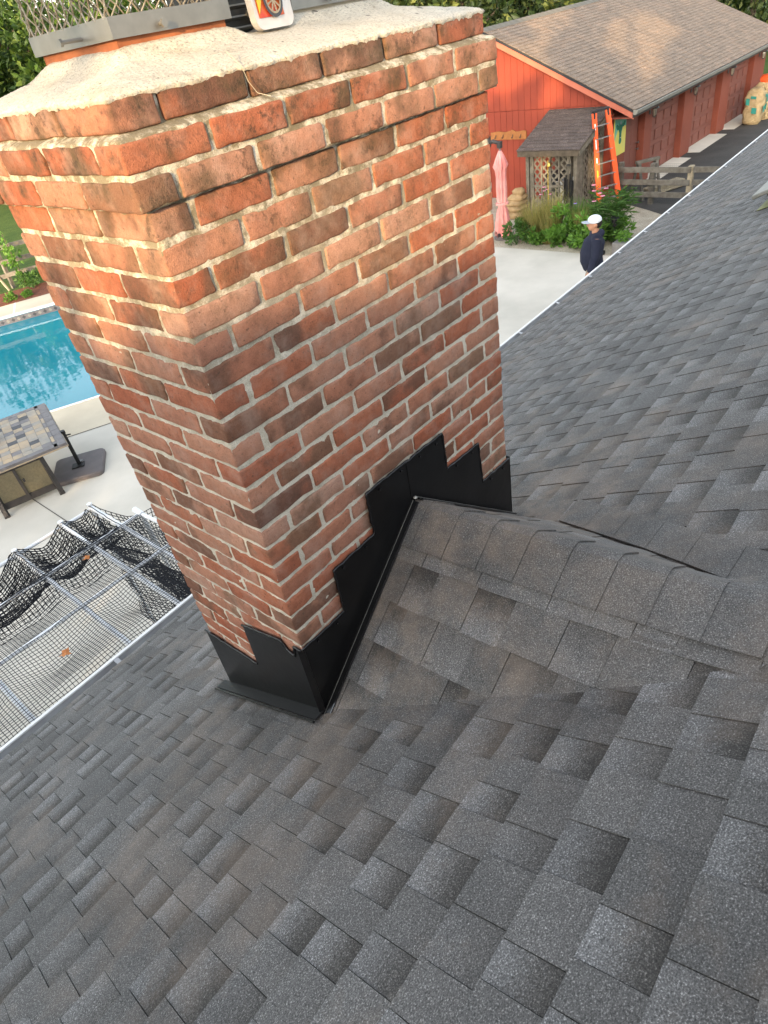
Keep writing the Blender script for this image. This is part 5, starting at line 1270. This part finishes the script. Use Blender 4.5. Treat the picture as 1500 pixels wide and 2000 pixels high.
cp_ = solid('cap', 'capwhite', man, [('e', (0, .012, 1.715), (.090, .110, .085)), ('t', [(0, .01, 1.675), (0, .012, 1.70)], [.094, .094])], .008, 3)
br = MB(); pts = [(.080 * math.cos(math.radians(a)), .10 + .115 * math.sin(math.radians(a)) * 1.0, 1.690 - .012 * abs(math.cos(math.radians(a)))) for a in range(0, 181, 15)]
br.prism(pts, (0, 0, .010)); o = br.build('cap_brim', 'capgrey', None); o.parent = man
sn_ = MB().box((0, -.094, 1.672), (.07, .012, .022)).build('cap_strap', 'black', None); sn_.parent = man

# ================================================================== PLANTS
def stems(mb, c, n, h, spread, r=.006, lean=.35):
    tips = []
    for _ in range(n):
        a = random.uniform(0, 6.28); d = random.uniform(0, spread); b = Vector((c[0] + d * math.cos(a) * .5, c[1] + d * math.sin(a) * .5, c[2]))
        hh = h * random.uniform(.75, 1.1); t = b + Vector((math.cos(a) * d * lean * 2, math.sin(a) * d * lean * 2, hh)); m_ = b.lerp(t, .5) + Vector((0, 0, hh * .05)); mb.tube([b, m_, t], [r, r * .8, r * .4], 5, False); tips.append((b, m_, t))
    return tips
def bush(name, c, rad, h, n, size, mat, label, cat='plant', group=None, stemn=10, asp=.5):
    t = thing(name, c, label, cat, group); mb = MB(); stems(mb, c, stemn, h * .8, rad); mb.build('stems', 'leaf_dark', t)
    nc_ = max(10, n // 22); P, Dv = clump_points((c[0], c[1], c[2] + h * .52), (rad, rad, h * .48), nc_, 22, min(rad, h) * .30)
    P[:, 2] = np.maximum(P[:, 2], c[2] + .03); leaf_mesh('foliage', P, Dv + np.array([0, 0, .5]), size, mat, t, asp); return t
def grass(name, c, rad, h, n, mat, label, wd=.010):
    t = thing(name, c, label, 'grass clump', 'ornamental grasses in the planting bed'); V = []; F = []
    for _ in range(n):
        a = random.uniform(0, 6.28); d = rad * math.sqrt(random.random()); b = Vector((c[0] + d * math.cos(a) * .6, c[1] + d * math.sin(a) * .6, c[2])); hh = h * random.uniform(.55, 1.1); ln = random.uniform(.05, .35) * h; a2 = a + random.uniform(-.9, .9)
        dr = Vector((math.cos(a2), math.sin(a2), 0)); sd_ = Vector((-dr.y, dr.x, 0)) * wd; o = len(V)
        for k in range(4):
            tt = k / 3; p_ = b + dr * ln * tt * tt + Vector((0, 0, hh * (tt - .12 * tt * tt))); wv = 1 - tt * .9; V += [tuple(p_ - sd_ * wv), tuple(p_ + sd_ * wv)]
        F += [(o + 2 * k, o + 2 * k + 1, o + 2 * k + 3, o + 2 * k + 2) for k in range(3)]
    me = bpy.data.meshes.new('blades'); me.from_pydata(V, [], F); me.materials.append(MT[mat]); me.update(); link('blades', me, t); return t
def flower(parent, c, r, petal, n=11):
    mb = MB()
    for k in range(n):
        a = 6.28 * k / n; d = Vector((math.cos(a), math.sin(a), -.45)); s_ = Vector((-math.sin(a), math.cos(a), 0)); c0 = Vector(c)
        mb.add([c0 + d * r * .25, c0 + d * r * .7 + s_ * r * .2, c0 + d * r, c0 + d * r * .7 - s_ * r * .2], [(0, 1, 2, 3)])
    mb.build('petals', petal, parent); MB().lathe((c[0], c[1], c[2] - .005), [(r * .3, 0), (r * .34, r * .2), (r * .2, r * .42), (.002, r * .5)], 8).build('seed_head', 'seedhead', parent)
g0 = 'leafy plants along the patio edge'
bush('peony_bush', (14.45, 8.05, G), .34, .55, 420, .13, 'leaf_dark', 'dark leafy plant at the bed end under the pink umbrella', group=g0)
bush('peony_bush', (14.35, 7.00, G), .26, .42, 300, .16, 'leaf_peony', 'low bright green plant spilling over the patio edge', group=g0)
bush('peony_bush', (14.70, 6.95, G), .32, .85, 480, .13, 'leaf_peony', 'tall bright green leafy plant in the middle of the bed', group=g0)
bush('peony_bush', (14.42, 6.05, G), .36, .72, 620, .15, 'leaf_peony', 'bright green peony bush just left of the standing person', group=g0)
bush('peony_bush', (14.55, 6.45, G), .22, .45, 260, .12, 'leaf_bush', 'small mid green plant between the two bright bushes', group=g0)
grass('grass_clump', (14.75, 7.75, G), .42, 1.05, 620, 'leaf_grass', 'buff ornamental grass beside the dark leafy plant')
grass('grass_clump', (15.0, 7.35, G), .36, 1.15, 520, 'leaf_grass', 'tall buff grass in front of the shed lattice')
grass('grass_clump', (14.85, 6.55, G), .25, .85, 300, 'leaf_grass', 'thin buff grass behind the bright green plants')
grass('grass_clump', (15.25, 6.35, G), .30, .95, 420, 'leaf_bush', 'green grass clump at the foot of the shed corner')
bush('peony_bush', (14.40, 7.55, G), .26, .40, 300, .13, 'leaf_bush', 'low green plant between the dark plant and the low bright one', group=g0)
bush('peony_bush', (14.95, 5.55, G), .26, .55, 320, .12, 'leaf_bush', 'mid green plant between the coneflowers and the stake lantern', group=g0)
grass('grass_clump', (14.65, 7.25, G), .30, .9, 420, 'leaf_grass', 'short buff grass in front of the tall buff grass')
grass('grass_clump', (15.3, 6.85, G), .34, .9, 420, 'leaf_bush', 'green grass under the lattice shed front')
cf = thing('coneflower_clump', (15.15, 5.85, G), 'dark leaved coneflower clump with pink flowers below the ladder', 'flowers')
mb = MB(); cft = stems(mb, (15.15, 5.85, G), 26, 1.05, .42, .007, .5); mb.build('stems', 'leaf_dark', cf)
P = []; Dv = []
for b, m_, t in cft:
    for k in range(46):
        q = b.lerp(m_, random.random()) if random.random() < .5 else m_.lerp(t, random.random() * .95); a = random.uniform(0, 6.28); P.append(tuple(q)); Dv.append((math.cos(a), math.sin(a), random.uniform(-.3, .7)))
leaf_mesh('foliage', P, Dv, .24, 'leaf_dark', cf, .16, .1)
for k, (dx, dy, dz) in enumerate(((-.10, .28, 1.18), (-.05, .15, 1.12), (.05, .05, 1.20), (-.2, .22, .98), (-.12, .05, 1.08), (.0, .34, 1.28))): flower(cf, (15.0 + dx, 5.95 + dy, G + dz), .062, 'petal')
ec = thing('coneflower_stalks', (15.45, 7.75, G), 'thin coneflower stalks with pale pink blooms before the shed door', 'flowers')
mb = MB()
for k, (dx, dy, dz) in enumerate(((0, 0, 1.05), (.05, .12, 1.0), (-.05, -.1, .95), (.02, .2, .92), (-.08, .05, 1.12))):
    c_ = (15.45 + dx, 7.75 + dy, G + dz); mb.tube([(15.45 + dx * .3, 7.75 + dy * .3, G), c_], .006, 5, False); flower(ec, c_, .055, 'petal')
mb.build('stems', 'leaf_bush', ec)
ys = MB().tube([(15.2, 7.62, G), (15.22, 7.60, G + .9), (15.2, 7.60, G + 1.75)], [.010, .008, .004], 6).build('bamboo_cane', 'yellow'); tag(ys, 'tall thin yellow cane rising before the shed lattice', 'cane')
al = thing('violet_flower', (14.75, 6.62, G), 'single small violet flower on a thin stem in the bed', 'flower'); MB().tube([(14.75, 6.62, G), (14.75, 6.62, G + .92)], .005, 5).build('stem', 'leaf_bush', al); flower(al, (14.75, 6.62, G + .93), .05, 'purple')
pt = thing('stone_planter', (14.35, 5.18, G), 'grey block planter with small green plant behind the person', 'planter')
mb = MB(); mb.bb((14.12, 4.98, G), (14.52, 5.38, G + .26)); mb.build('block', 'planter', pt, bevel=.015)
P, Dv = clump_points((14.3, 5.22, G + .34), (.14, .14, .12), 12, 12, .08); leaf_mesh('foliage', P, Dv, .09, 'leaf_peony', pt)
sg_ = thing('solar_lantern', (14.75, 5.62, G), 'black garden stake lantern in front of the coneflowers', 'lantern')
MB().tube([(14.75, 5.62, G), (14.75, 5.62, G + .42)], .014, 8).build('stake', 'black', sg_); MB().lathe((14.75, 5.62, G + .42), [(.03, 0), (.055, .03), (.07, .16), (.10, .17), (.095, .20), (.02, .22)], 12).build('head', 'black', sg_)
yt = thing('toy_truck', (13.98, 5.66, G), 'yellow and orange plastic toy on the patio behind the person', 'toy')
MB().bb((13.86, 5.56, G + .05), (14.10, 5.74, G + .22)).build('chassis', 'orange', yt, bevel=.02); MB().bb((13.90, 5.57, G + .22), (14.06, 5.73, G + .36)).build('cab', 'red_print', yt, bevel=.02); MB().lathe((13.98, 5.65, G + .36), [(.06, 0), (.085, .05), (.08, .13), (.03, .17)], 12).build('dome', 'yellow', yt, True)
for (dx, dy) in ((-.10, -.10), (.10, -.10), (-.10, .10), (.10, .10)): MB().tube([(13.98 + dx, 5.65 + dy - .02, G + .05), (13.98 + dx, 5.65 + dy + .02, G + .05)], .05, 10).build('wheel', 'black', yt)
# shrub by the lawn fence
b_ = pq(-2.75, 22.9); bush('young_shrub', tuple(b_), .42, .45, 420, .12, 'leaf_dark', 'spreading green shrub in the mulch bed by the lawn fence', 'shrub')
b_ = pq(-2.95, 23.0); t = thing('sapling', tuple(b_), 'young leafy sapling rising in front of the lawn fence', 'sapling'); MB().tube([b_, b_ + Vector((.02, .02, 1.7))], [.022, .010], 6).build('trunk', 'bark', t); P, Dv = clump_points((b_.x, b_.y, G + 1.05), (.20, .20, .70), 22, 8, .10); leaf_mesh('crown', P, Dv, .13, 'leaf_bush', t, .8)
for (p_, q_, s_) in ((-3.4, 21.95, .22), (-2.9, 21.9, .16)):
    b_ = pq(p_, q_); grassl = 'low green tuft at the mulch edge, ' + ('larger' if s_ > .2 else 'smaller') + ' of the two'; bush('weed_tuft', tuple(b_), s_, s_ * .9, 160, .09, 'leaf_bush', grassl, 'plant', 'weed tufts on the mulch')

# ================================================================== TREES
def tree(c, h, cr, cz, chh, ncl, per, leaf, mat, label, group=None, cl=None, trunk=.22):
    t = thing('tree', c, label, 'tree', group); mb = MB(); c = Vector(c)
    top = c + Vector((random.uniform(-.4, .4), random.uniform(-.4, .4), h * .8)); mb.tube([c, c.lerp(top, .35) + Vector((.1, .05, 0)), top], [trunk, trunk * .75, trunk * .25], 8)
    for k in range(9):
        a = random.uniform(0, 6.28); f = random.uniform(.25, .75); p0 = c.lerp(top, f); p2 = p0 + Vector((math.cos(a) * cr * .75, math.sin(a) * cr * .75, h * random.uniform(.08, .25))); mb.tube([p0, p0.lerp(p2, .5) + Vector((0, 0, .15)), p2], [trunk * .35, trunk * .22, trunk * .06], 5, False)
    mb.build('trunk', 'bark', t)
    P, Dv = clump_points((c.x, c.y, c.z + cz), (cr, cr, chh), ncl, per, cl or cr * .26, shell=.25); leaf_mesh('crown', P, Dv, leaf, mat, t, .6)
    return t
gt = 'trees along the edge of the lawn'
for i, (az, d, h, cr, mat) in enumerate(((58.5, 52, 12, 4.2, 'leaf_tree'), (62.5, 47, 10, 3.6, 'leaf_tree'), (66.3, 50, 13, 4.0, 'leaf_tree'), (70.2, 46, 11, 3.8, 'leaf_tree'), (74.5, 49, 12, 4.2, 'leaf_tree'))):
    a = math.radians(az); x, y = CAMC.x + d * math.cos(a), CAMC.y + d * math.sin(a)
    tree((x, y, G - .02), h, cr, h * .48, h * .50, 110, 48, .42, mat, ('broad leafy tree beyond the lawn, ' + ('hidden mostly behind the chimney' if az < 62 else 'seen through the steel mesh' if az < 65 else 'rising at the left edge of the frame' if az < 69 else 'low on the left edge beyond the lawn fence' if az < 73 else 'just outside the left edge')), gt)
gh = 'evergreens behind the barn garage'
for i, (az, d, h, cr) in enumerate(((27.5, 48, 9, 3.4), (31.0, 43, 8, 3.0), (34.6, 41, 8.5, 3.0), (38.4, 42, 9, 3.2), (42.5, 44, 9, 3.4), (12.5, 52, 10, 3.6), (16.2, 50, 9, 3.4), (20, 54, 10, 3.8))):
    a = math.radians(az); x, y = CAMC.x + d * math.cos(a), CAMC.y + d * math.sin(a)
    tree((x, y, G - .02), h, cr, h * .45, h * .5, 90, 46, .40, 'leaf_ever', 'dark feathery tree behind the barn garage, ' + ('hidden behind its roof' if i == 0 else 'above the left end of its ridge' if i == 1 else 'right of the chimney top' if i == 2 else 'over the pale flue' if i == 3 else 'behind the printed package' if i == 4 else 'at the top right corner of the frame' if i == 6 else 'beyond the far gable, right' if i == 5 else 'beyond the far gable, left'), gh)
hg = thing('hedge', (20, 60, G), 'continuous dark hedge closing the far edge of the grounds', 'hedge'); P = []; Dv = []
for k in range(900):
    a = math.radians(random.uniform(2, 88)); d = 62 + random.uniform(-2, 2); c_ = (CAMC.x + d * math.cos(a), CAMC.y + d * math.sin(a), G + random.uniform(0, 9) * (1 if random.random() < .8 else 1.2)); q = rng.normal(size=(9, 3)) * .6; P.append(np.array(c_) + q); Dv.append(rng.normal(size=(9, 3)))
leaf_mesh('foliage', np.concatenate(P), np.concatenate(Dv), 1.1, 'leaf_tree', hg, .7)
# unseen shade trees added on the sunward side of the house (their shade lies over the roof and lower chimney)
hv = np.array([HX, HY, 0]); wv_ = np.array([.423, -.906, 0]); te = math.tan(SUN_EL)
def shade_tree(name, wrange, zrange, n, label, trng=(13, 18), keep=None, size=.30):
    wc_ = sum(wrange) / 2; tcn = sum(trng) / 2; base = hv * tcn + wv_ * wc_
    t = thing('tree', (base[0], base[1], G), label, 'tree', 'unseen trees added on the sunny side')
    mb = MB(); mb.tube([(base[0], base[1], G - .1), (base[0] + .1, base[1], G + 3), (base[0], base[1], zrange[1] - 1)], [.28, .2, .06], 8)
    for k in range(8):
        a = random.uniform(0, 6.28); z0 = G + random.uniform(2.5, 5); mb.tube([(base[0], base[1], z0), (base[0] + 1.6 * math.cos(a), base[1] + 1.6 * math.sin(a), z0 + 1)], [.08, .02], 5, False)
    mb.build('trunk', 'bark', t); P = []
    while len(P) < n:
        ww = random.uniform(*wrange); tt = random.uniform(*trng); zz = random.uniform(*zrange)
        # height of this leaf measured at the chimney, along the sun's ray
        zc = zz - te * tt
        if keep is None or keep(ww, tt, zz, zc): p_ = hv * tt + wv_ * ww; P.append((p_[0], p_[1], zz))
    leaf_mesh('crown', P, rng.normal(size=(len(P), 3)), size, 'leaf_tree', t, .7); return t
def keep_low(ww, tt, zz, zc):
    if ((ww - .31) / .10) ** 2 + ((zc + 1.03) / .10) ** 2 < 1 or ((ww - .20) / .07) ** 2 + ((zc + 1.22) / .09) ** 2 < 1: return False   # holes cut to drop sun spots on the cricket
    edge = -.34 + .16 * nz((ww, 0, 0), 1.1, 4) + .10 * nz((ww, zc, 0), 2.6, 7)
    return zc < edge and (zc < edge - .25 or nz((ww * 1.0, zc * 1.6, 3), 2.2) > -.1)
shade_tree('t0', (-3, 2), (-3.5, 4.2), 13000, 'unseen leafy tree added for shade on the sunny side, in line with the chimney', keep=keep_low)
shade_tree('t1', (-16, -2.0), (-3.5, 4.2), 20000, 'unseen leafy tree added for shade on the sunny side of the house, nearer the pool', keep=keep_low)
shade_tree('t2', (1.5, 8), (-3.5, 4.2), 17000, 'unseen leafy tree added for shade on the sunny side of the house, nearer the drive', keep=keep_low)
def keep_hi(ww, tt, zz, zc):
    if abs(ww) < .95 and zc < .50: return False  # window cut in the crown so sun reaches the chimney top
    if zc < -.3: return False
    wob = .45 * nz((ww, zc, 1), 1.3, 2) + .25 * nz((ww, zc, 4), 3.1, 5)
    if ((ww - 1.9) / 1.15) ** 2 + ((zc - 3.5) / 1.25) ** 2 < 1 + 1.3 * wob: return False      # hole cut to put the sun patch on the barn roof
    if ((ww - 1.85) / .28) ** 2 + ((zc - 2.0) / .55) ** 2 < 1 + wob: return False
    if ww < -.2 and zc > 1.55: return nz((ww * .8, zc * .8, 2), 1.0, 3) + .5 * nz((ww, zc, 5), 2.0, 9) > .05
    if zc > 5.0: return nz((ww * .62, zc * .62, 2), 1.0, 3) > 0
    return True
shade_tree('t3', (-6, 9), (2.4, 11.5), 26000, 'unseen tall tree, its crown cut to dapple the barn, on the sunny side of the house', (15, 20), keep_hi, .36)
